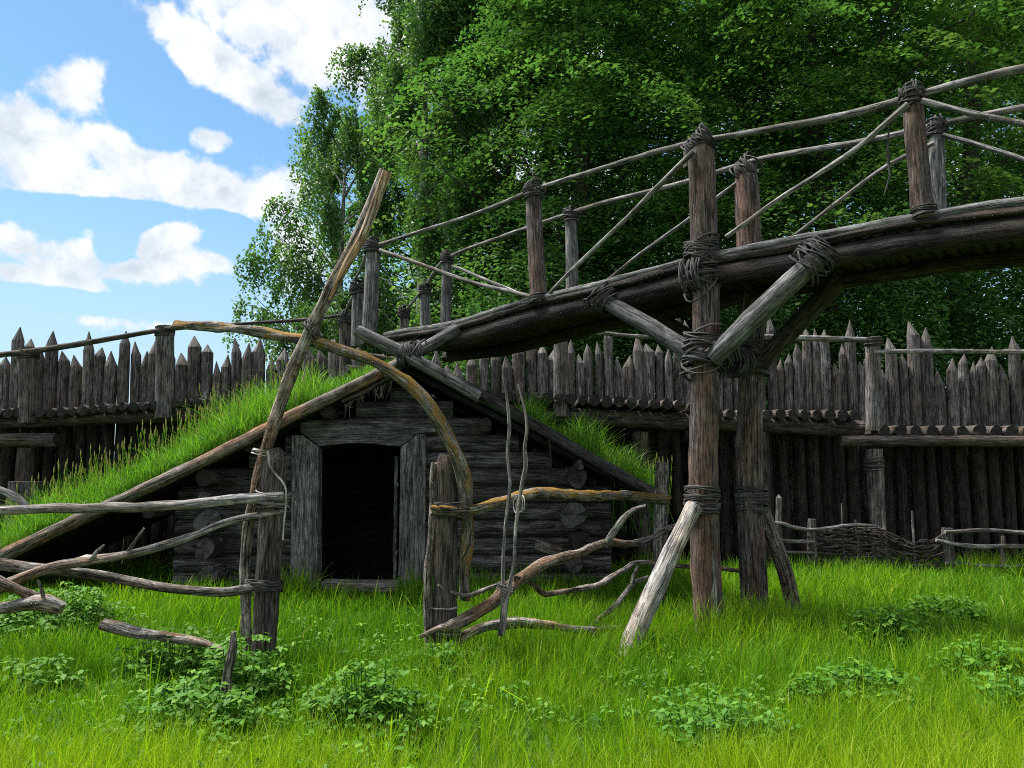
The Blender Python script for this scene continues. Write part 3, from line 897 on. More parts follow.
# purlin ends under the verge
for px, py, r in ((326, 411, .085), (251, 447, .08), (204, 478, .11), (485, 425, .09), (575, 474, .10), (148, 512, .08)):
    p = P(px, py, BY + .06)
    one('purlin', 'beam_wood', hut, [p, (p.x, 12.4, p.z)], r, seg=12, step=.4, rough=.12, ragged=.2)
one('ridge_pole', 'beam_wood', hut, [P(403, 378, BY + .1), (P(403, 378, BY + .1).x, 12.5, P(403, 378, BY + .1).z)], .09, seg=12, step=.4)
# shreds of birch bark hanging at the peak, broken slab against the wall
mb = MB()
for i in range(26):
    px = rnd.uniform(345, 392)
    py = 372 + (392 - px) * .52 + 8
    a = P(px, py, BY + .03 + rnd.uniform(0, .2))
    ln = rnd.uniform(.05, .2) * (2.0 if i % 9 == 0 else 1)
    log(mb, [a, a + Vector((rnd.uniform(-.05, .02), 0, -ln * .5)), a + Vector((rnd.uniform(-.06, .02), 0, -ln))], [.012, .008, .004], seg=4, step=.06)
log(mb, [P(342, 402, BY + .1), P(366, 390, BY + .1), P(394, 376, BY + .1)], [.02, .045, .02], seg=8, step=.05, rough=.4)
mb.build('hanging_bark', 'stake_wood', hut)
p = P(548, 548, HY - .22)
slab = MB()
box(slab, p, .34, .05, .13, ax=(Vector((.96, 0, -.28)), Vector((0, 1, 0)), Vector((.28, 0, .96))), grain='x')
slab.build('broken_slab', 'board_wood', hut)
mb = MB()
a = P(550, 440, BY)
log(mb, [P(549, 432, BY), P(551, 460, BY), P(548, 500, BY + .02)], [.012, .009, .008], seg=5, step=.1, wob=.015)
mb.build('hanging_strip', 'beam_wood', hut)

# ------------------------------------------------------------------ footbridge
def yn(px): return 9.2 / (1 + .8 * (px - 512) / 768)
def yf(px): return 10.84 / (1 + .8 * (px - 512) / 768)
def N(px, py, d=0.0): return P(px, py, yn(px) + d)
def F(px, py, d=0.0): return P(px, py, yf(px) + d)
bridge = thing('foot_bridge', 'weathered log footbridge with lashed rails rising on two tall posts over the yard', 'bridge', (1.9, 7.7, GZ))
# main posts
NX, FX = P(704, 500, 7.7), P(752, 500, 8.7)
t = P(701, 140, 7.7)
one('main_post', 'post_wood', bridge, [(NX.x + .02, 7.7, GZ - .4), (NX.x, 7.7, 1.4), (t.x, 7.7, 3.2), (t.x, 7.7, t.z - .12), (t.x, 7.7, t.z)], [.148, .142, .138, .136, .108], seg=20, step=.12, rough=.05, knots=6, ragged=.1)
t2 = P(746, 166, 8.7)
one('main_post', 'post_wood', bridge, [(FX.x, 8.7, GZ - .4), (FX.x - .02, 8.7, 1.5), (t2.x, 8.7, 3.2), (t2.x, 8.7, t2.z - .25), (t2.x, 8.7, t2.z)], [.150, .145, .140, .138, .092], seg=20, step=.12, rough=.05, knots=6, ragged=.1)
# third pair carries the bridge out of view on the right
for (x, y) in ((5.55, 4.76), (6.35, 5.76)):
    one('main_post', 'post_wood', bridge, [(x, y, GZ - .4), (x, y, 2.2), (x, y, 4.6)], [.165, .155, .14], seg=16, step=.3, rough=.05, knots=4)
# beams, edge poles and deck
def curve_pts(fn, arr, dy=0.0):
    return [fn(px, py + dy) for px, py in arr]
edge_n = [(352, 345), (385, 333), (450, 322), (537, 297), (620, 277), (700, 255), (740, 247), (830, 231), (918, 214), (1024, 199), (1110, 190)]
zr = [0] * len(edge_n)
pn = [N(px, py) for px, py in edge_n]
pn.append(Vector((5.7, 4.64, pn[-1].z - .05)))
dvec = Vector((.8, 1.0, 0))
pf = [p + dvec for p in pn]
def shifted(pts, dz, dd=0.0):
    q = Vector((.62, .78, 0)) * dd
    return [p + Vector((0, 0, dz)) + q for p in pts]
one('main_beam', 'dark_beam', bridge, shifted(pn, -.232, .05)[1:], .10, seg=16, step=.15, rough=.06, knots=8)
one('main_beam', 'dark_beam', bridge, shifted(pf, -.20, -.05)[1:], .082, seg=16, step=.15, rough=.06, knots=6)
one('edge_pole', 'frame_wood', bridge, shifted(pn, -.03, .0)[1:], .044, seg=10, step=.12, rough=.16, wob=.006)
one('edge_pole', 'frame_wood', bridge, shifted(pf, -.03, .0)[1:], .045, seg=10, step=.12, rough=.16, wob=.006)
one('edge_board', 'dark_beam', bridge, shifted(pn, -.088, -.02)[1:], .036, seg=10, step=.09, rough=.3, wob=.008)
# deck of split poles across the beams
path, _ = catmull(pn[1:], [0] * (len(pn) - 1), .015)
acc = 0.0
last = path[0]
side = Vector((.62, .78, 0))
for p in path[1:]:
    acc += (p - last).length; last = p
    if acc >= .10:
        acc = 0
        r = rnd.uniform(.056, .061)
        a = p + Vector((0, 0, -.083 + rnd.uniform(-.008, .008))) - side * rnd.uniform(-.03, .02)
        b = p + Vector((0, 0, -.083)) + side * (1.29 + rnd.uniform(-.03, .02))
        one('deck_pole', 'dark_beam', bridge, [a, b], r, seg=8, step=.5, rough=.1, ragged=.2)
# rail posts
def rpost(top, bot, r, mat='post_wood', fn=N, d=0.0, lsh=True, base=False):
    T_, B_ = fn(*top, d), fn(*bot, d)
    one('rail_post', mat, bridge, [B_ - Vector((0, 0, .03)), B_.lerp(T_, .5) + Vector((rnd.uniform(-.01, .01), 0, 0)), T_], [r * 1.05, r, r * .92], seg=14, step=.12, rough=.05, knots=2, ragged=.15)
    if lsh:
        lash(bridge, T_ - Vector((0, 0, .02)), (T_ - B_), r * .98, .15, 7, rope=.014, tilt=.35, loose=.5)
        lash(bridge, T_ + Vector((0, 0, .02)), (.7, -.6, .3), r * .95, .13, 5, rope=.013, tilt=.35, loose=.5)
    if base:
        lash(bridge, B_ + Vector((0, 0, .02)), (T_ - B_), r, .1, 4, rope=.013)
rpost((373, 247), (369, 334), .105, 'frame_wood')
rpost((533, 191), (539, 300), .10, base=True)
rpost((912, 96), (924, 216), .088, base=True)
rpost((447, 258), (446, 325), .082, 'frame_wood', F, .0)
rpost((571, 215), (572, 292), .085, 'frame_wood', F)
rpost((937, 127), (938, 214), .078, 'frame_wood', F)
rpost((358, 288), (357, 345), .09, 'frame_wood', N, .45)
rpost((345, 318), (345, 375), .09, 'beam_wood', N, .95)
rpost((425, 290), (426, 330), .085, 'frame_wood', F, .35)
rpost((404, 312), (404, 345), .08, 'beam_wood', F, .7)
# steps down to the walkway behind the hut
mb = MB()
for i in range(7):
    t = i / 6
    a = N(362, 340, .1).lerp(Vector((P(322, 395, 13.1).x, 13.1, 2.5)), t)
    log(mb, [a, a + dvec * .9], .06, seg=8, step=.4, rough=.1)
mb.build('stair', 'beam_wood', bridge)
# hand rails
rail(bridge, [N(350, 290, .5), N(362, 268, .2), N(375, 246), N(450, 223), N(535, 190), N(610, 166), N(690, 143), N(760, 131), N(830, 119), N(905, 98), N(950, 86), N(1024, 70), N(1110, 60)],
     [.026, .026, .03, .03, .034, .034, .036, .04, .042, .042, .042, .044, .044], wob=.008)
rail(bridge, [F(404, 312, .7), F(425, 287, .35), F(447, 258), F(500, 238), F(572, 212), F(640, 194), F(700, 177), F(745, 164), F(800, 152), F(870, 140), F(937, 126), F(1024, 107), F(1100, 93)],
     [.026, .026, .03, .034, .036, .036, .036, .04, .042, .042, .042, .042, .042], wob=.008)
rail(bridge, [P(343, 318, yn(345) + .95), P(352, 298, yn(350) + .6), P(360, 285, yn(360) + .4)], .024)
# diagonal braces of the railing
def brace(pts, fn, r, d=0.0, mat='rail_wood'):
    rail(bridge, [fn(px, py, d) for px, py in pts], r, name='rail_brace', mat=mat, wob=.006)
brace([(380, 250), (430, 268), (480, 284), (536, 298)], N, [.036, .035, .033, .03], -.08)
brace([(694, 151), (683, 162), (647, 198), (600, 243), (550, 293)], N, [.036, .036, .034, .032, .03], -.16)
brace([(726, 237), (770, 206), (815, 176), (860, 145), (908, 104)], N, [.028, .03, .032, .034, .034], -.12)
brace([(922, 101), (970, 112), (1024, 124), (1090, 140)], N, [.036, .034, .032, .03], -.1)
brace([(452, 266), (490, 281), (534, 300)], F, [.03, .03, .028], -.05)
brace([(741, 180), (700, 211), (655, 243), (598, 288)], F, [.032, .032, .03, .028], -.1)
brace([(934, 143), (890, 164), (850, 193), (795, 235)], F, [.03, .03, .028, .026], -.1)
brace([(943, 135), (980, 146), (1024, 160), (1080, 178)], F, [.03, .03, .03, .03], -.08)
# big struts
ms = lambda a, b, r, mat: one('strut', mat, bridge, [a, a.lerp(b, .5) + Vector((0, 0, .01)), b], r, seg=14, step=.15, rough=.06, knots=2, ragged=.12)
ms(P(712, 358, 7.55), N(818, 258, -.02), [.10, .105, .10], 'frame_wood')
ms(P(700, 358, 7.6), N(606, 301, -.02), [.09, .092, .088], 'frame_wood')
ms(P(752, 372, 8.65), F(842, 278, -.05), [.10, .105, .10], 'beam_wood')
ms(P(742, 372, 8.75), F(640, 305, -.05), [.09, .09, .09], 'dark_beam')
# bark-rope bindings
lash(bridge, P(702, 263, 7.7), (0, 0, 1), .15, .46, 15, rope=.017, tilt=.35, loose=.7)
lash(bridge, P(696, 276, 7.68), (.8, -.6, .1), .165, .2, 6, rope=.016, tilt=.4, loose=.6)
lash(bridge, P(704, 352, 7.66), (.12, 0, 1), .155, .32, 15, rope=.017, tilt=.4, ry=1.16, ydir=(1, 0, 0), loose=.8)
lash(bridge, P(722, 352, 7.64), (.9, 0, .6), .13, .2, 7, rope=.016, tilt=.3, loose=.8)
lash(bridge, P(751, 360, 8.66), (.1, 0, 1), .158, .30, 13, rope=.017, tilt=.4, ry=1.18, ydir=(1, 0, 0), loose=.8)
lash(bridge, P(738, 362, 8.3), (.5, .6, .1), .13, .4, 10, rope=.017, tilt=.3, loose=.8)
lash(bridge, P(702, 501, 7.7), (0.05, 0, 1), .148, .24, 12, rope=.016, tilt=.18, loose=.5)
lash(bridge, P(752, 500, 8.7), (0, 0, 1), .15, .27, 12, rope=.016, tilt=.14, loose=.4)
lash(bridge, N(816, 258, .02), (.85, -.3, .8), .15, .22, 9, rope=.015, tilt=.4, loose=.8)
lash(bridge, N(606, 299, .02), (-.85, .3, .8), .14, .2, 8, rope=.015, tilt=.4, loose=.8)
lash(bridge, P(700, 145, 7.7), (.6, -.5, .6), .11, .22, 8, rope=.017, tilt=.4, loose=.6)
lash(bridge, P(745, 170, 8.7), (.6, -.5, .6), .11, .22, 9, rope=.017, tilt=.4, loose=.6)
# raking props at the feet
one('prop_log', 'pale_wood', bridge, [P(622, 666, 7.0), P(650, 600, 7.15), P(694, 506, 7.5)], [.10, .094, .08], seg=16, step=.1, rough=.06, knots=4, ragged=.1)
one('prop_log', 'bark_wood', bridge, [P(795, 612, 8.85), P(783, 565, 8.8), P(763, 512, 8.75)], [.085, .085, .08], seg=12, step=.1, rough=.08, knots=2)
one('bark_strip', 'pale_wood', bridge, [P(713, 640, 7.56), P(714, 590, 7.56), P(712, 548, 7.57)], [.022, .03, .012], seg=8, step=.1, rough=.2)
one('post_stub', 'beam_wood', bridge, [P(690, 168, 7.95), P(690, 143, 7.95)], .07, seg=10, step=.1)
rail(bridge, [N(889, 128, -.08), N(887, 150, -.08), N(890, 175, -.08), N(884, 196, -.06)], [.005, .016, .012, .005], mat='rope_bark', name='hanging_strip')
rail(bridge, [N(744, 283, .3), N(745, 295, .3), N(742, 312, .3)], [.006, .01, .008], mat='rope_bark', name='hanging_strip')

# ------------------------------------------------------------------ wattle fence
YW = 12.15
wat = thing('wattle_fence', 'low sagging wattle fence of woven rods and pale rails before the right palisade', 'wattle fence', (P(880, 560, YW).x, YW, GZ))
for px, t, r in ((779, 498, .06), (812, 519, .075), (842, 503, .02), (855, 520, .02), (884, 512, .03), (912, 511, .02), (947, 528, .10), (1003, 536, .04), (1048, 530, .07)):
    T_ = P(px, t, YW)
    one('stake', 'stake_wood', wat, [(T_.x, YW, GZ - .2), (T_.x + rnd.uniform(-.03, .03), YW, T_.z * .5), T_], [r, r * .95, r * .8], seg=9, step=.15, rough=.1, tip=.06 if r > .05 and px < 800 else 0)
def wrail(pts, r, mat='rail_wood'):
    rail(wat, [P(px, py, YW - .07) for px, py in pts], r, mat=mat, name='rail', wob=.015)
wrail([(768, 522), (783, 524), (805, 529), (850, 526), (876, 526)], [.03, .034, .036, .03, .025])
wrail([(776, 540), (800, 542), (814, 542)], .033)
wrail([(776, 551), (800, 553), (814, 553)], .028)
wrail([(945, 532), (980, 531), (1024, 532), (1080, 532)], .034)
wrail([(936, 540), (980, 547), (1024, 547), (1080, 549)], [.03, .04, .04, .04])
wrail([(945, 563), (985, 565), (1024, 566), (1080, 566)], .028)
wrail([(780, 562), (800, 562), (820, 564), (880, 566)], .02, 'beam_wood')
mb = MB()
for i in range(22):     # rods woven in and out of the uprights
    t = i / 21
    y0 = 527 + 38 * t + rnd.uniform(-2, 2)
    pts = []
    for k, px in enumerate(np.linspace(808, 886, 9)):
        pts.append(P(px, y0 + rnd.uniform(-2, 2), YW + (.045 if (k + i) % 2 else -.045)))
    log(mb, pts, rnd.uniform(.010, .018), seg=5, step=.1, rough=.1)
for i in range(30):     # the sagging stretch
    t = i / 29
    ya, yb = 523 + 46 * t, 530 + 42 * t + rnd.uniform(-3, 3)
    pts = []
    for k, px in enumerate(np.linspace(876, 950, 9)):
        s = k / 8
        pts.append(P(px, ya * (1 - s) + yb * s + (10 + 8 * (1 - t)) * math.sin(math.pi * s) * .8 + rnd.uniform(-3, 3), YW + rnd.uniform(-.07, .07)))
    log(mb, pts, rnd.uniform(.009, .016), seg=5, step=.1, rough=.1)
mb.build('woven_rods', 'beam_wood', wat)

# ------------------------------------------------------------------ fences in front
YL = 6.75
fl = thing('rail_fence', 'rough branch fence on the left with a tall leaning bark pole and squared post', 'fence', (P(266, 650, YL).x, YL, GZ), group='branch fences in front of the hut')
mb = MB()
t, bt = P(275, 449, YL), P(263, 668, YL)
log(mb, [bt - Vector((0, 0, .25)), bt, t.lerp(bt, .5), t - Vector((0, 0, .12)), t], [.105, .105, .11, .108, .062], seg=12, step=.1, rough=.09, knots=2, ragged=.2)
mb.build('post', 'beam_wood', fl)
one('leaning_pole', 'pale_bark', fl, [P(248, 672, YL + .08), P(246, 610, YL + .08), P(246, 545, YL + .05), P(258, 480, YL), P(275, 420, YL - .02), P(295, 365, YL - .05), P(330, 290, YL - .1), P(358, 235, YL - .15), P(384, 171, YL - .2)],
    [.046, .046, .046, .048, .053, .056, .058, .056, .046], seg=14, step=.08, rough=.14, knots=10, ragged=.3)
mb = MB()
log(mb, [P(329, 300, YL - .14), P(345, 268, YL - .165), P(365, 230, YL - .19), P(387, 172, YL - .23)], [.012, .034, .045, .04], seg=10, step=.06, rough=.2)
mb.build('stripped_face', 'bare_wood', fl)
def frail(pts, r, mat='rail_wood', root=fl, name='rail', **k):
    k.setdefault('rough', .24); k.setdefault('seg', 10); k.setdefault('step', .05); k.setdefault('wob', .014)
    if name in ('rail', 'branch'):
        r = [x * .88 for x in r] if isinstance(r, (list, tuple)) else r * .88
    return one(name, mat, root, [P(px, py, y) for px, py, y in pts], r, **k)
frail([(-60, 514, 6.1), (0, 512, 6.2), (60, 508, 6.3), (120, 506, 6.4), (189, 505, 6.52), (240, 501, 6.6), (284, 496, 6.66)], [.04, .042, .044, .046, .046, .05, .045], knots=5, ragged=.3)
frail([(-40, 478, 6.2), (0, 491, 6.25), (18, 500, 6.27), (28, 509, 6.3)], [.025, .03, .032, .03])
frail([(-50, 610, 6.1), (0, 588, 6.2), (44, 571, 6.28), (93, 560, 6.36), (145, 549, 6.44), (191, 537, 6.52), (232, 523, 6.6), (284, 511, 6.68)], [.05, .052, .05, .042, .04, .038, .034, .028], 'fire_wood', knots=4)
frail([(128, 552, 6.40), (136, 540, 6.38), (144, 528, 6.36)], [.016, .012, .006], 'rail_wood', name='twig')
frail([(91, 560, 6.34), (98, 550, 6.32), (104, 545, 6.3)], [.02, .014, .008], 'fire_wood', name='twig')
frail([(-60, 556, 6.3), (0, 563, 6.36), (36, 570, 6.4), (82, 574, 6.45), (137, 584, 6.52), (200, 590, 6.6), (240, 588, 6.64), (266, 585, 6.66)], [.055, .055, .055, .046, .044, .044, .046, .042], 'bark_wood', knots=5)
frail([(-40, 560, 5.9), (0, 579, 5.95), (18, 589, 6.0), (36, 599, 6.05)], [.04, .042, .045, .05], 'fire_wood')
frail([(-60, 607, 5.9), (0, 607, 5.98), (25, 604, 6.0), (45, 603, 6.02), (62, 608, 6.05)], [.05, .052, .055, .07, .055], 'fire_wood', ragged=.4)
frail([(44, 602, 6.0), (42, 590, 5.98), (38, 580, 5.97)], [.016, .012, .007], 'rail_wood', name='twig')
lash(fl, P(272, 500, YL - .03), (.15, 0, 1), .115, .13, 6, rope=.013, ry=1.15, ydir=(1, 0, 0), tilt=.4, mat='rail_wood')
lash(fl, P(264, 586, YL - .02), (.1, 0, 1), .115, .1, 5, rope=.009, ry=1.3, ydir=(1, 0, 0), tilt=.3)
lash(fl, P(264, 454, YL + .02), (.3, 0, 1), .082, .04, 2, rope=.01, ry=1.15, ydir=(1, 0, 0), tilt=.3, mat='cord_fibre')
lash(fl, P(312, 330, YL - .09), (.8, 0, .5), .085, .07, 5, rope=.009, tilt=.5, loose=.6)
one('cord', 'cord_fibre', fl, [P(268, 451, YL - .12), P(270, 466, YL - .13), P(277, 476, YL - .13), P(285, 486, YL - .13), P(286, 505, YL - .12), P(284, 520, YL - .12), P(283, 540, YL - .12)], [.009, .009, .009, .009, .009, .011, .007], seg=5, step=.04)

# bent arch over the gateway
arch = thing('gate_arch', 'crooked mossy branch bent in an arch over the gateway before the hut door', 'gate arch', P(400, 380, YL - .15))
frail([(174, 325, 7.3), (190, 326, 7.25), (205, 328, 7.2), (250, 331, 7.0), (300, 338, 6.78), (345, 352, 6.6), (390, 371, 6.5), (420, 392, 6.5), (440, 420, 6.52), (455, 452, 6.58), (464, 490, 6.66), (466, 540, 6.8), (464, 600, 6.88)],
      [.045, .05, .042, .044, .052, .058, .066, .068, .07, .068, .062, .05, .045], 'mossy_wood', arch, 'branch', knots=14, seg=14, rough=.34)

# right fence
YR = 6.75
fr = thing('rail_fence', 'crooked branch fence right of the hut doorway with a split post and mossy top rail', 'fence', (P(446, 650, YR).x, YR, GZ), group='branch fences in front of the hut')
t, bt = P(447, 455, YR), P(443, 672, YR)
mb = MB()
log(mb, [bt - Vector((0, 0, .2)), bt, t.lerp(bt, .5), t - Vector((0, 0, .1)), t], [.10, .105, .105, .10, .06], seg=12, step=.1, rough=.1, knots=2, ragged=.25)
mb.build('post', 'beam_wood', fr)
frail([(429, 668, YR - .03), (429, 580, YR - .03), (431, 520, YR - .03), (434, 463, YR - .03)], [.042, .04, .036, .024], 'bark_wood', fr, 'side_pole', ragged=.5)
T_, B_ = P(662, 462, 9.3), P(659, 610, 9.3)
one('post', 'bark_wood', fr, [B_ - Vector((0, 0, .2)), T_.lerp(B_, .5), T_], [.085, .085, .08], seg=12, step=.12, rough=.06, ragged=.15, knots=2)
frail([(431, 510, 6.62), (450, 510, 6.64), (475, 507, 6.75), (510, 500, 7.1), (542, 494, 7.5), (580, 494, 8.1), (620, 496, 8.7), (668, 499, 9.2)], [.05, .056, .058, .058, .062, .058, .056, .06], 'mossy_wood', fr, ragged=.4, knots=9, rough=.3)
frail([(420, 637, 6.6), (440, 628, 6.62), (453, 624, 6.62), (489, 604, 6.75), (516, 583, 7.0), (549, 562, 7.4), (580, 552, 7.9), (606, 544, 8.3), (636, 542, 8.7), (668, 529, 9.15), (690, 522, 9.3)],
      [.02, .035, .06, .065, .06, .058, .05, .048, .046, .04, .03], 'fire_wood', fr, knots=5)
frail([(605, 546, 8.3), (612, 535, 8.28), (624, 519, 8.25), (634, 510, 8.22), (646, 506, 8.2)], [.04, .036, .034, .026, .02], 'rail_wood', fr, 'twig')
frail([(438, 585, 6.64), (455, 592, 6.7), (470, 594, 6.8), (497, 585, 6.9)], [.012, .02, .022, .02], 'bark_wood', fr)
frail([(513, 577, 6.95), (528, 580, 7.1), (538, 586, 7.2), (545, 594, 7.3), (565, 592, 7.6), (591, 586, 8.0), (610, 578, 8.3), (627, 570, 8.6), (642, 564, 8.8), (700, 566, 9.3), (745, 572, 9.3), (765, 560, 9.4)], [.018, .026, .028, .028, .03, .036, .034, .032, .03, .03, .03, .025], 'bark_wood', fr, knots=2)
frail([(585, 633, 7.9), (600, 618, 8.0), (615, 604, 8.15), (632, 584, 8.4), (648, 577, 8.5)], [.03, .034, .034, .034, .028], 'bark_wood', fr)
frail([(632, 584, 8.4), (634, 576, 8.4), (638, 566, 8.42)], [.02, .022, .018], 'bark_wood', fr, 'twig')
frail([(500, 636, 6.72), (502, 605, 6.75), (505, 550, 6.8), (509, 492, 6.8), (508, 473, 6.8), (506, 452, 6.8), (509, 425, 6.8), (508, 400, 6.8), (503, 374, 6.8)], [.022, .02, .015, .015, .015, .014, .014, .012, .009], 'rail_wood', fr, 'upright_stick', knots=2)
frail([(503, 634, 6.66), (505, 600, 6.7), (514, 565, 6.72), (517, 530, 6.72), (522, 492, 6.72), (526, 465, 6.72), (524, 447, 6.72), (526, 430, 6.72), (523, 407, 6.72), (518, 384, 6.72)], [.021, .02, .018, .018, .018, .018, .017, .016, .013, .009], 'rail_wood', fr, 'upright_stick', knots=2)
lash(fr, P(452, 510, YR - .08), (.15, 0, 1), .115, .12, 5, rope=.008, ry=1.25, ydir=(1, 0, 0), tilt=.35)
lash(fr, P(446, 632, YR), (.1, 0, 1), .115, .05, 3, rope=.008, tilt=.3, mat='rail_wood')
lash(fr, P(444, 607, YR), (.02, 0, 1), .112, .02, 2, rope=.005, tilt=.2, mat='cord_fibre')
lash(fr, P(519, 504, 6.82), (.9, .3, -.1), .07, .06, 3, rope=.007, tilt=.4, mat='cord_fibre')
lash(fr, P(505, 588, 6.76), (.3, 0, 1), .065, .06, 4, rope=.008, tilt=.4, mat='rail_wood')
one('cord', 'rope_bark', fr, [P(456, 505, YR - .17), P(462, 513, YR - .17), P(470, 525, YR - .14), P(469, 545, YR - .12), P(462, 560, YR - .1)], .008, seg=5, step=.04)

# fallen wood in the grass
fb = thing('fallen_branch', 'broken bark branch lying in the grass left of the leaning pole', 'branch', P(160, 640, 6.3))
frail([(103, 624, 6.35), (125, 628, 6.3), (150, 633, 6.25), (178, 638, 6.2), (200, 643, 6.15), (224, 650, 6.1)], [.052, .055, .05, .042, .034, .018], 'fire_wood', fb, 'branch', ragged=.5, knots=4)
fb = thing('fallen_branch', 'long rotten branch lying in the grass at the foot of the right fence', 'branch', P(540, 640, 7.2))
frail([(447, 648, 6.7), (460, 639, 6.75), (486, 628, 6.9), (519, 623, 7.1), (552, 625, 7.3), (588, 629, 7.4), (622, 628, 7.6)], [.055, .05, .05, .055, .04, .04, .03], 'fire_wood', fb, 'branch', ragged=.5, knots=5)
bs = thing('broken_stake', 'short splintered stake jutting from the grass before the left fence', 'stake', P(232, 668, 6.1))
frail([(225, 712, 5.5), (228, 686, 5.5), (233, 655, 5.5), (234, 631, 5.5)], [.032, .034, .03, .018], 'bark_wood', bs, 'stump', ragged=.7, knots=2)

# ------------------------------------------------------------------ trees
def leaves(c, nrm, tipd, ln, wd, tint, name, mat, parent):
    """kite-shaped leaves: centre c, normal, tip direction, length, width arrays"""
    n = len(c)
    tipd = tipd - nrm * np.sum(tipd * nrm, 1, keepdims=True)
    tipd /= np.linalg.norm(tipd, axis=1, keepdims=True) + 1e-9
    sd = np.cross(nrm, tipd)
    co = np.empty((n, 4, 3))
    L_, W_ = ln[:, None], wd[:, None]
    co[:, 0] = c - tipd * L_ * .5
    co[:, 1] = c + sd * W_ * .5 - tipd * L_ * .06 + nrm * W_ * .12
    co[:, 2] = c + tipd * L_ * .5
    co[:, 3] = c - sd * W_ * .5 - tipd * L_ * .06 + nrm * W_ * .12
    q = np.arange(n * 4).reshape(n, 4)
    return fast_mesh(name, mat, co.reshape(-1, 3), q, np.repeat(tint, 4), parent)

def unit(a):
    return a / (np.linalg.norm(a, axis=1, keepdims=True) + 1e-9)

def broadleaf(px, Y, h, R, n_spray, n_leaf, ls, label, low=1.6, hue=0.0, seed=0, sx=1.0):
    g = np.random.default_rng(100 + seed)
    x0 = (px - 512) / 768 * Y
    base = np.array([x0, Y, GZ])
    root = thing('leafy_tree', label, 'tree', tuple(base), group='trees behind the palisade')
    mb = MB()
    log(mb, [base + (0, 0, -.3), base + (g.normal(0, .15), g.normal(0, .15), h * .35), base + (g.normal(0, .3), g.normal(0, .3), h * .7), base + (0, 0, h * .95)], [.34, .27, .16, .03], seg=12, step=.5, rough=.08)
    # sprays spread through the crown, denser in the outer shell, in tiers
    N_ = n_spray
    u = g.beta(1.15, 1.1, N_)
    prof = np.clip(np.sin(np.pi * np.clip(u * .82 + .16, 0, 1)) ** .6, .25, 1)
    prof *= 1 + .22 * np.sin(u * 17 + g.uniform(0, 6)) * .7
    th = g.uniform(0, 2 * np.pi, N_)
    lob = 1 + .22 * np.sin(3 * th + seed) + .14 * np.sin(5 * th + 2.1 * seed + u * 6)
    rr = R * prof * lob * g.uniform(.22, 1, N_) ** .55
    cz = low + u * (h - low) + g.normal(0, .15, N_) + rr * .10
    c = np.stack([base[0] + np.cos(th) * rr * sx, base[1] + np.sin(th) * rr, cz], 1)
    order = np.argsort(-rr)[:min(26, N_)]
    for i in order[::1]:
        zb_ = max(1.2, c[i, 2] - rr[i] * .75)
        b0 = Vector((base[0], base[1], zb_))
        e = Vector(c[i])
        log(mb, [b0, b0.lerp(e, .5) + Vector((0, 0, .25)), e], [.05, .03, .008], seg=5, step=.4, wob=.12)
    mb.build('trunk', 'trunk_bark', root)
    out = np.stack([np.cos(th), np.sin(th), np.zeros(N_)], 1)
    size = g.uniform(.5, 1.45, N_) * (R / 4.2) ** .5
    per = max(8, n_leaf // N_)
    idx = np.repeat(np.arange(N_), per)
    M = len(idx)
    ang = g.uniform(0, 2 * np.pi, M)
    rad = np.sqrt(g.uniform(0, 1, M)) * size[idx]
    o = out[idx]; s = np.stack([-o[:, 1], o[:, 0], np.zeros(M)], 1)
    a, b = np.cos(ang) * rad * 1.15, np.sin(ang) * rad
    tilt = g.uniform(.1, .85, N_)[idx]
    stw = g.normal(0, .18, N_)[idx]
    z_ = -tilt * a - .42 * (a * a + b * b) / size[idx] + stw * b + g.normal(0, .055, M)
    p = c[idx] + o * a[:, None] + s * b[:, None]
    p[:, 2] += z_ - (g.random(M) < .3) * .22 * size[idx]
    nr = unit(np.stack([g.normal(0, .42, M), g.normal(0, .42, M), np.ones(M)], 1) + o * (.45 * tilt)[:, None])
    td = unit(o * .8 + np.stack([np.cos(ang), np.sin(ang), -.5 * np.ones(M)], 1) + g.normal(0, .3, (M, 3)))
    ln = ls * g.uniform(.55, 1.45, M) * g.uniform(.85, 1.2, N_)[idx]
    wd = ln * g.uniform(.55, .75, M)
    tint = np.clip(.54 + hue + g.normal(0, .2, N_)[idx] + g.normal(0, .14, M), 0, 1)
    p = p - base
    leaves(p, nr, td, ln, wd, tint, 'crown', 'broad_leaf', root)
    return root

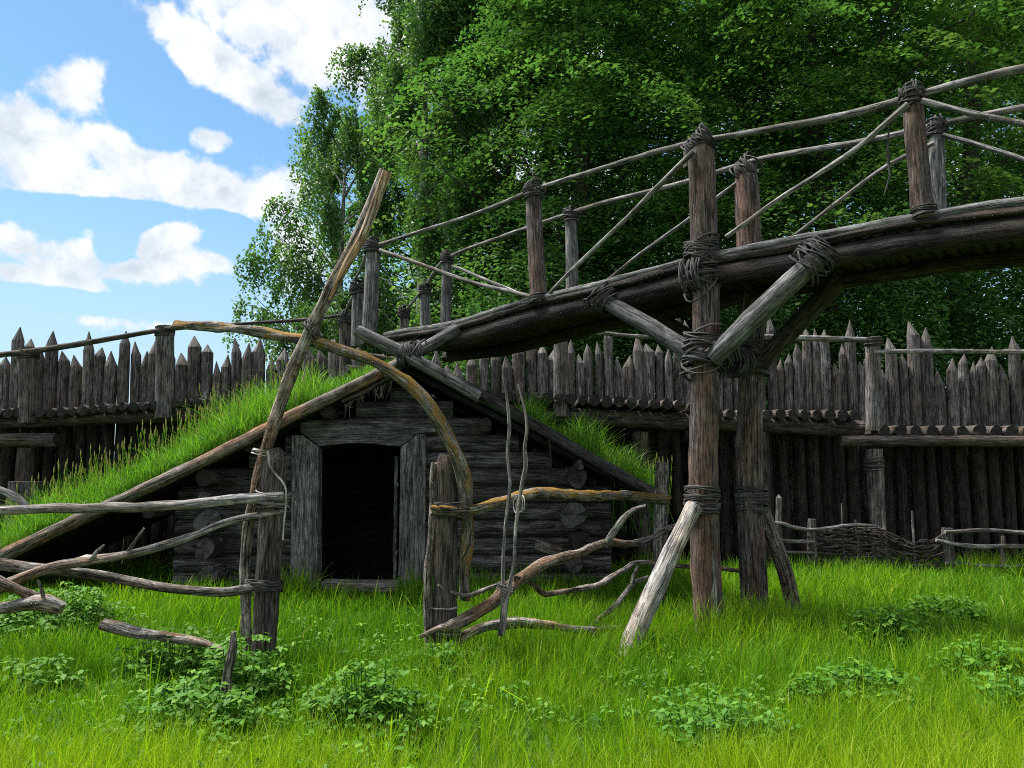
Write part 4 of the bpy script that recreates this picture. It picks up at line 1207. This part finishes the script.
def birch(px, Y, h, R, n_strand, per, label, seed=0, lean=0.0):
    g = np.random.default_rng(500 + seed)
    x0 = (px - 512) / 768 * Y
    base = np.array([x0, Y, GZ])
    root = thing('birch_tree', label, 'tree', tuple(base), group='trees behind the palisade')
    mb = MB()
    log(mb, [base + (0, 0, -.3), base + (.1 + lean * .3, 0, h * .4), base + (lean * .6, .1, h * .65), base + (lean * .85, 0, h * .86)], [.20, .15, .085, .015], seg=10, step=.5, rough=.06)
    nb = 46
    ends = []
    for i in range(nb):
        t = g.uniform(.22, .97)
        th = g.uniform(0, 2 * np.pi)
        ln = R * (1.15 - t) ** .5 * g.uniform(.5, 1.05) + .2
        zb_ = t * h * .92
        xoff = lean * t
        b0 = base + np.array([xoff, 0, zb_])
        tip = b0 + np.array([np.cos(th) * ln, np.sin(th) * ln, ln * g.uniform(.35, .9)])
        mid = (b0 + tip) / 2 + np.array([0, 0, .15 * ln])
        log(mb, [Vector(b0), Vector(mid), Vector(tip)], [.045, .025, .008], seg=5, step=.6)
        ends.append((b0, mid, tip))
    cs, ns, ts = [], [], []
    for i in range(n_strand):
        b0, mid, tip = ends[g.integers(0, nb)]
        t = g.uniform(.25, 1.0)
        p0 = (1 - t) ** 2 * b0 + 2 * t * (1 - t) * mid + t * t * tip + g.normal(0, .12, 3)
        dl = g.uniform(.5, 1.7)
        dirv = (tip - b0); dirv[2] = 0; dirv /= np.linalg.norm(dirv) + 1e-6
        k = np.sort(g.uniform(0, 1, per))
        q = p0[None] + dirv[None] * (k * .28)[:, None] * dl + np.array([0, 0, -1.0])[None] * (k ** 1.25 * dl)[:, None] + g.normal(0, .055, (per, 3))
        cs.append(q)
    c = np.concatenate(cs); M = len(c)
    nr = unit(g.normal(0, 1, (M, 3)) + np.array([0, 0, .5]))
    td = unit(g.normal(0, .5, (M, 3)) + np.array([0, 0, -1.0]))
    ln = g.uniform(.075, .125, M); wd = ln * .72
    tint = np.clip(.45 + np.repeat(g.normal(0, .15, n_strand), per) + g.normal(0, .13, M), 0, 1)
    mb.build('trunk', 'birch_bark', root)
    leaves(c - base, nr, td, ln, wd, tint, 'crown', 'birch_leaf', root)

birch(326, 23.5, 14.0, 3.5, 1500, 38, 'slender drooping birch at the left edge of the wood, against the clouds', 1, .5)
birch(415, 21.3, 20.0, 3.3, 2500, 40, 'taller weeping birch between the edge birch and the dense green trees', 2, .2)
broadleaf(505, 22.5, 17.5, 3.3, 379, 74298, .112, 'bright green broadleaf tree above the left end of the bridge', seed=1, hue=.12)
broadleaf(575, 19.5, 16.5, 3.7, 479, 91988, .112, 'dark broadleaf tree behind the two middle rail posts of the bridge', seed=2, hue=-.05)
broadleaf(705, 20.5, 18, 3.9, 504, 95526, .112, 'full dark broadleaf tree rising behind the two main bridge posts', seed=3, hue=-.02)
broadleaf(835, 19.0, 17, 3.7, 504, 91988, .112, 'broadleaf tree with light tiered sprays between main posts and right rail posts', seed=4, hue=.1)
broadleaf(975, 20.0, 18, 4.2, 504, 95526, .112, 'broadleaf tree at the far right behind the highest part of the bridge', seed=5, hue=.03)
broadleaf(1130, 21.0, 17, 4.2, 328, 56608, .112, 'broadleaf tree half outside the right edge of the view', seed=6, hue=.0)
for i, (px, Y, h, R, lab) in enumerate([
        (430, 29, 17, 4.2, 'tall tree seen through gaps between the birches and the bright green tree'),
        (545, 28, 21, 4.8, 'tall back-row tree filling the gap left of the dark middle tree'),
        (650, 29, 22, 5.0, 'tall back-row tree between the dark tree and the full tree'),
        (770, 28, 22, 5.0, 'tall back-row tree just right of the main bridge posts'),
        (900, 28, 22, 5.0, 'tall back-row tree behind the right rail posts'),
        (1050, 29, 21, 5.0, 'tall back-row tree at the upper right corner')]):
    broadleaf(px, Y, h, R, 250, 30000, .20, lab, seed=20 + i, hue=-.05)
# thicket behind the palisade
for i, (px, lab) in enumerate([(520, 'low dense shrub behind the palisade left of the main bridge posts'), (640, 'low dense shrub seen over the stakes beside the near main post'),
                               (760, 'low dense shrub seen between the bridge struts above the stakes'), (880, 'low dense shrub over the lashed rail post of the right walkway'), (1000, 'low dense shrub over the lower right palisade')]):
    g = np.random.default_rng(900 + i)
    Y = 17.0 + g.uniform(-.5, .8); x0 = (px - 512) / 768 * Y
    root = thing('shrub', lab, 'shrub', (x0, Y, GZ), group='shrubs behind the palisade')
    M = 24000
    d = unit(g.normal(0, 1, (M, 3))); d[:, 2] = np.abs(d[:, 2])
    lump = 1 + .22 * np.sin(d[:, 0] * 6 + i) * np.sin(d[:, 2] * 7 + i * 2) + .15 * np.sin(d[:, 1] * 9 + d[:, 0] * 5)
    r = g.uniform(.35, 1, M) ** .45 * lump
    c = d * r[:, None] * np.array([2.1, 1.3, 6.0]) + np.array([0, 0, .1])
    nr = unit(g.normal(0, .6, (M, 3)) + np.array([0, 0, 1.0]) + d * .5)
    td = unit(d + np.array([0, 0, -.5]) + g.normal(0, .4, (M, 3)))
    ln = g.uniform(.09, .15, M)
    mb = MB()
    for k in range(7):
        a = k * .9
        log(mb, [Vector((x0, Y, GZ - .1)), Vector((x0 + math.cos(a) * .4, Y + math.sin(a) * .3, 1.6)), Vector((x0 + math.cos(a) * 1.1, Y + math.sin(a) * .7, 3.2))], [.05, .035, .012], seg=6, step=.5)
    mb.build('stem', 'trunk_bark', root)
    leaves(c, nr, td, ln, ln * .65, np.clip(.42 + g.normal(0, .18, M), 0, 1), 'foliage', 'broad_leaf', root)

# ------------------------------------------------------------------ grass
def blades(x, y, z, h, w, tint, name, mat, lean=.35, seed=1, label=None, cat='grass', curl=1.0):
    g = np.random.default_rng(seed)
    n = len(x)
    a = g.uniform(0, 2 * np.pi, n)
    la = g.uniform(0, 2 * np.pi, n)
    l = np.abs(g.normal(0, lean, n)) + .05
    dx, dy = np.cos(la) * l * h, np.sin(la) * l * h
    wx, wy = np.cos(a) * w * .5, np.sin(a) * w * .5
    co = np.empty((n, 7, 3))
    for k, (t, ww) in enumerate(((0, .75), (.4, 1.0), (.75, .7))):
        cx, cy = x + dx * t ** 2, y + dy * t ** 2
        cz = z + h * (t - .12 * l * curl * t * t)
        co[:, 2 * k, 0], co[:, 2 * k, 1], co[:, 2 * k, 2] = cx - wx * ww, cy - wy * ww, cz
        co[:, 2 * k + 1, 0], co[:, 2 * k + 1, 1], co[:, 2 * k + 1, 2] = cx + wx * ww, cy + wy * ww, cz
    co[:, 6, 0], co[:, 6, 1], co[:, 6, 2] = x + dx, y + dy, z + h * (1 - .22 * l * curl)
    b = np.arange(n)[:, None] * 7
    q = np.concatenate([b + [0, 1, 3, 2], b + [2, 3, 5, 4], b + [4, 5, 6, 6]], 0)
    # tip: degenerate quads are avoided by listing triangles apart
    me_tris = b + [4, 5, 6]
    quads = np.concatenate([b + [0, 1, 3, 2], b + [2, 3, 5, 4]], 0)
    me = bpy.data.meshes.new(name)
    nv = n * 7
    me.vertices.add(nv)
    me.vertices.foreach_set('co', co.astype(np.float32).ravel())
    nl = quads.size + me_tris.size
    me.loops.add(nl)
    me.loops.foreach_set('vertex_index', np.concatenate([quads.ravel(), me_tris.ravel()]).astype(np.int32))
    nf = len(quads) + len(me_tris)
    me.polygons.add(nf)
    st = np.concatenate([np.arange(len(quads)) * 4, quads.size + np.arange(len(me_tris)) * 3]).astype(np.int32)
    me.polygons.foreach_set('loop_start', st)
    me.polygons.foreach_set('use_smooth', np.ones(nf, dtype=bool))
    me.update(calc_edges=True)
    at = me.attributes.new('tint', 'FLOAT', 'POINT')
    at.data.foreach_set('value', np.repeat(tint, 7).astype(np.float32))
    me.materials.append(MATS[mat])
    o = bpy.data.objects.new(name, me)
    COL.objects.link(o)
    o['kind'] = 'stuff'
    o['label'] = label
    o['category'] = cat
    return o

def meadow():
    g = np.random.default_rng(11)
    xs, ys = [], []
    for (y0, y1, dens) in ((3.2, 4.2, 4000), (4.2, 6.0, 4200), (6.0, 8.5, 2700), (8.5, 11.0, 1400), (11.0, 12.9, 900)):
        hw = lambda y: .70 * y + 1.2
        area = (y1 - y0) * 2 * hw(y1)
        n = int(area * dens)
        y = g.uniform(y0, y1, n); x = g.uniform(-hw(y1), hw(y1), n)
        k = np.abs(x) < hw(y)
        xs.append(x[k]); ys.append(y[k])
    x, y = np.concatenate(xs), np.concatenate(ys)
    # the hut floor and the doorway stay clear
    inside = (x > CLx - .3) & (x < CRx + .3) & (y > HY + .02)
    k = ~inside
    x, y = x[k], y[k]
    # tufts: pull blades into clumps
    cell = 0.11
    jx, jy = np.floor(x / cell), np.floor(y / cell)
    hsh = np.modf(np.abs(np.sin(jx * 12.9898 + jy * 78.233) * 43758.5453))[0]
    hs2 = np.modf(np.abs(np.sin(jx * 39.346 + jy * 11.135) * 24634.6345))[0]
    cxx, cyy = (jx + hsh) * cell, (jy + hs2) * cell
    pull = .45
    x = x * (1 - pull) + cxx * pull; y = y * (1 - pull) + cyy * pull
    big = vnoise(x, y, .8, 21); mid = vnoise(x, y, 2.6, 22)
    n = len(x)
    h = (.17 + .16 * big + .10 * (mid - .5)) * g.uniform(.55, 1.3, n) * (.8 + .45 * hsh)
    h *= np.where(y > 6.0, 1.22, 1.06)
    nearwall = (x > CLx - .8) & (x < CRx + .6) & (y > HY - .7)
    h = np.where(nearwall, h * 1.35, h)
    door = (np.abs(x - P(360, 590, HY).x) < .55) & (y > HY - .75)
    h = np.where(door, h * .55, h)
    w = np.where(y < 6, .0038, np.where(y < 8.5, .0060, .0100)) * g.uniform(.7, 1.3, n)
    front = np.clip((6.2 - y) / 2.5, 0, 1)
    tint = np.clip(.34 + .30 * (big - .5) + .22 * (vnoise(x, y, .35, 5) - .5) + .36 * front + .20 * (hsh - .5) + g.normal(0, .12, n), 0, .92)
    tint = np.where(g.uniform(0, 1, n) < .018, g.uniform(.93, 1, n), tint)
    blades(x, y, gz(x, y) - .01, h, w, tint, 'meadow_grass', 'grass_blade', lean=.33, seed=5, label='bright green meadow grass covering the yard')
    # a few taller stalks
    n = 1300
    y = g.uniform(3.4, 12, n); x = g.uniform(-1, 1, n) * (.7 * y + .8)
    k = ~((x > CLx - .3) & (x < CRx + .3) & (y > HY - .05))
    x, y = x[k], y[k]; n = len(x)
    blades(x, y, gz(x, y), g.uniform(.3, .52, n), .006 + .0008 * y, np.clip(g.normal(.55, .17, n), 0, .95), 'tall_meadow_grass', 'grass_blade', lean=.35, seed=6, label='scattered taller grass blades in the meadow')
meadow()

def roof_grass():
    g = np.random.default_rng(31)
    X, Y, Z, H, TT = [], [], [], [], []
    for (pts, nx, ny), side, cnt in ((SL, -1, 31000), (SR, 1, 12000)):
        A = np.array(pts).reshape(ny, nx, 3)
        u = g.uniform(0, 1, cnt) * (nx - 1.001); v = g.uniform(0, 1, cnt) ** 1.5 * (ny - 1.001)
        i, j = u.astype(int), v.astype(int)
        a, b = (u - i)[:, None], (v - j)[:, None]
        p = (A[j, i] * (1 - a) + A[j, i + 1] * a) * (1 - b) + (A[j + 1, i] * (1 - a) + A[j + 1, i + 1] * a) * b
        big = vnoise(p[:, 0], p[:, 1], 1.4, 41); mid = vnoise(p[:, 0], p[:, 1], 4.0, 42)
        s = u / (nx - 1)
        hh = (.05 + .55 * big ** 1.4 + .30 * (mid - .3)) * g.uniform(.35, 1.45, cnt)
        hh = np.clip(hh, .06, .8)
        if side > 0:
            # tall clumps low on the slope, shorter near the peak
            clump = np.exp(-((s - .72) / .1) ** 2) + np.exp(-((s - .9) / .08) ** 2) * .9 + .8 * np.exp(-((s - .50) / .07) ** 2)
            hh = (.04 + .05 * mid + .55 * clump * (.3 + .8 * big)) * g.uniform(.4, 1.3, cnt)
            keep = g.uniform(0, 1, cnt) < .12 + .55 * np.clip(clump, 0, 1) * (mid > .35)
            p, hh, s, big = p[keep], hh[keep], s[keep], big[keep]
        else:
            hh *= np.clip(.35 + 3 * s, .35, 1.0)
            hh *= np.where(p[:, 1] < BY + .25, .6, 1.0)
        X.append(p[:, 0]); Y.append(p[:, 1]); Z.append(p[:, 2]); H.append(hh)
        TT.append(np.clip(.42 + .45 * (big - .5) + g.normal(0, .2, len(hh)), 0, .97))
    x, y, z, h, t = map(np.concatenate, (X, Y, Z, H, TT))
    blades(x, y, z - .02, h, np.full(len(x), .0095) * g.uniform(.5, 1.3, len(x)), t, 'roof_grass', 'roof_blade', lean=.5, seed=9, label='long green grass growing on the turf roof of the hut')
    # stalks with seed heads along the lower left slope and a few on the right
    co, q, tn = [], [], []
    pts, nx, ny = SL
    A = np.array(pts).reshape(ny, nx, 3)
    for k in range(640):
        if k < 590:
            i, j = g.integers(4, nx - 1), g.integers(2, ny - 2)
            p = A[j, i] + g.uniform(-.2, .2, 3) * np.array([1, 1, 0])
            hgt = g.uniform(.45, .95)
        else:
            p = np.array([P(g.uniform(600, 668), 480, 11.0).x, 11.0 + g.uniform(-.8, .8), .75]); hgt = g.uniform(.6, 1.1)
        ln = g.normal(0, .10, 2)
        w = .006
        top = p + np.array([ln[0], ln[1], hgt])
        b = len(co)
        for (pt, ww) in ((p, w), (top - (0, 0, .10), w), (top - (0, 0, .06), .020), (top, .005)):
            co += [pt - np.array([ww / 2, 0, 0]), pt + np.array([ww / 2, 0, 0]), pt - np.array([0, ww / 2, 0]), pt + np.array([0, ww / 2, 0])]
        for s_ in range(3):
            r0 = b + s_ * 4
            q += [(r0, r0 + 1, r0 + 5, r0 + 4), (r0 + 2, r0 + 3, r0 + 7, r0 + 6)]
        tn += [.5] * 4 + [.8] * 4 + [1.0] * 8
    o = fast_mesh('seed_head_grass', 'roof_blade', np.array(co), np.array(q), np.array(tn))
    o['kind'] = 'stuff'; o['label'] = 'thin flowering grass stalks with pale seed heads on the hut roof'; o['category'] = 'grass'
roof_grass()

# ------------------------------------------------------------------ leafy weeds
def weed(px, py, wpx, hpx, label, pale=False, seed=0, dens=1.0):
    g = np.random.default_rng(700 + seed)
    p = ground_at(px, py)
    Y = p.y
    R = wpx / 768 * Y * .5
    H = hpx / 768 * Y * .74 + .13
    z0 = gzf(p.x, p.y)
    root = thing('leafy_weed', label, 'weed', (p.x, p.y, z0), group='leafy weed clumps in the grass')
    n = int(160 * dens * max(.5, (R / .35) ** 2))
    th = g.uniform(0, 6.283, n); rr = np.sqrt(g.uniform(0, 1, n)) * (1 + .25 * np.sin(3 * th + seed)) * np.where(g.random(n) < .2, 1.45, 1)
    top = np.stack([np.cos(th) * rr * R, np.sin(th) * rr * R * .7, H * np.clip(1 - .30 * rr ** 2, .4, 1) * g.uniform(.45, 1.25, n)], 1)
    C, NN, TD, LN, TI = [], [], [], [], []
    mb = MB()
    for i in range(n):
        b0 = Vector((top[i, 0] * .6, top[i, 1] * .6, -.02)); t_ = Vector(top[i])
        if i % 2 == 0:
            log(mb, [b0 + p.xyz * 0 + Vector((p.x, p.y, z0)), t_ + Vector((p.x, p.y, z0))], [.004, .003], seg=4, step=.5)
        az = g.uniform(0, 6.283)
        tt = g.uniform(.25, .75)
        for lev in range(2):
            cen = top[i] * np.array([1, 1, 1 - .30 * lev])
            m = g.integers(3, 6)
            for k in range(m):
                a = az + k * 6.283 / m + g.normal(0, .25) + lev
                d = np.array([math.cos(a), math.sin(a), g.uniform(-.35, .15)])
                l = g.uniform(.038, .076) * (.85 if pale else 1)
                C.append(cen + d * l * .65); TD.append(d); LN.append(l)
                NN.append(np.array([d[0] * .35, d[1] * .35, 1.0]) + g.normal(0, .2, 3)); TI.append(tt + g.normal(0, .12))
    C, NN, TD, LN = np.array(C), unit(np.array(NN)), unit(np.array(TD)), np.array(LN)
    leaves(C, NN, TD, LN, LN * .62, np.clip(np.array(TI), 0, 1), 'foliage', 'pale_weed_leaf' if pale else 'weed_leaf', root)
    mb.build('stem', 'pale_weed_leaf', root)

for i, a in enumerate([
        (58, 655, 120, 55, 'broad leafy weed mound at the left, beneath the stubby end of the branch rail', False, 1.1),
        (30, 716, 90, 42, 'leafy weed clump at the left edge of the picture, nearest the lower corner', False, .8),
        (172, 690, 90, 46, 'leafy weed clump in front of the broken bark branch', False, .9),
        (243, 712, 90, 60, 'dark leafy weed clump at the foot of the splintered stake', False, 1.1),
        (192, 748, 120, 46, 'low spreading weed clump in the near grass below the splintered stake', False, .9),
        (368, 744, 105, 64, 'rounded blue-green weed clump standing alone in the near grass', False, 1.15),
        (438, 690, 80, 34, 'pale yellow-green weed clump below the split post of the right fence', True, .7),
        (486, 684, 60, 24, 'small pale weed clump before the rotten branch of the right fence', True, .6),
        (712, 762, 125, 42, 'sparse pale weed clump at the bottom edge, below the main bridge posts', True, .6),
        (798, 655, 70, 24, 'small weed clump just right of the feet of the bridge posts', False, .7),
        (885, 666, 82, 40, 'dense dark dome-shaped weed clump in the middle of the right meadow', False, 1.3),
        (862, 722, 120, 34, 'scattered light-topped weed clump nearer than the dark dome', False, .7),
        (946, 634, 90, 26, 'flat weed clump in the right meadow, closest to the wattle fence', False, .8),
        (985, 706, 80, 46, 'weed clump near the right edge, behind the brighter corner weed', False, .8),
        (1012, 738, 70, 40, 'bright leafy weed clump by the lower right corner', True, .9),
        (196, 592, 100, 24, 'low weeds along the hut wall, behind the lowest branch rail', False, .8)]):
    weed(*a[:5], pale=a[5], seed=i, dens=a[6])

# low broad-leaved plants mingled with the grass
def ground_cover():
    g = np.random.default_rng(61)
    n = 5200
    y = g.uniform(3.6, 11.5, n); x = g.uniform(-1, 1, n) * (.68 * y + .6)
    dens = vnoise(x, y, .7, 63) + .35 * (x < -.5) * (y < 8)
    k = (dens > .66) & ~((x > CLx - .3) & (x < CRx + .3) & (y > HY - .1))
    x, y = x[k], y[k]; n = len(x)
    z = gz(x, y) + g.uniform(.06, .24, n)
    m = 6
    a = g.uniform(0, 6.283, (n, 1)) + np.arange(m)[None] * 6.283 / m + g.normal(0, .3, (n, m))
    d = np.stack([np.cos(a), np.sin(a), g.uniform(-.35, .35, (n, m))], 2).reshape(-1, 3)
    l = np.repeat(g.uniform(.028, .062, n), m)
    c = np.repeat(np.stack([x, y, z], 1), m, 0) + d * l[:, None] * .7 + g.normal(0, .012, (n * m, 3))
    nr = unit(np.stack([d[:, 0] * .3, d[:, 1] * .3, np.ones(n * m)], 1) + g.normal(0, .25, (n * m, 3)))
    t = np.clip(np.repeat(g.normal(.5, .22, n), m) + g.normal(0, .1, n * m), 0, 1)
    o = leaves(c, nr, unit(d), l, l * .6, t, 'ground_cover', 'weed_leaf', None)
    o['kind'] = 'stuff'; o['label'] = 'low broad-leaved plants mingled with the meadow grass'; o['category'] = 'ground cover'
ground_cover()
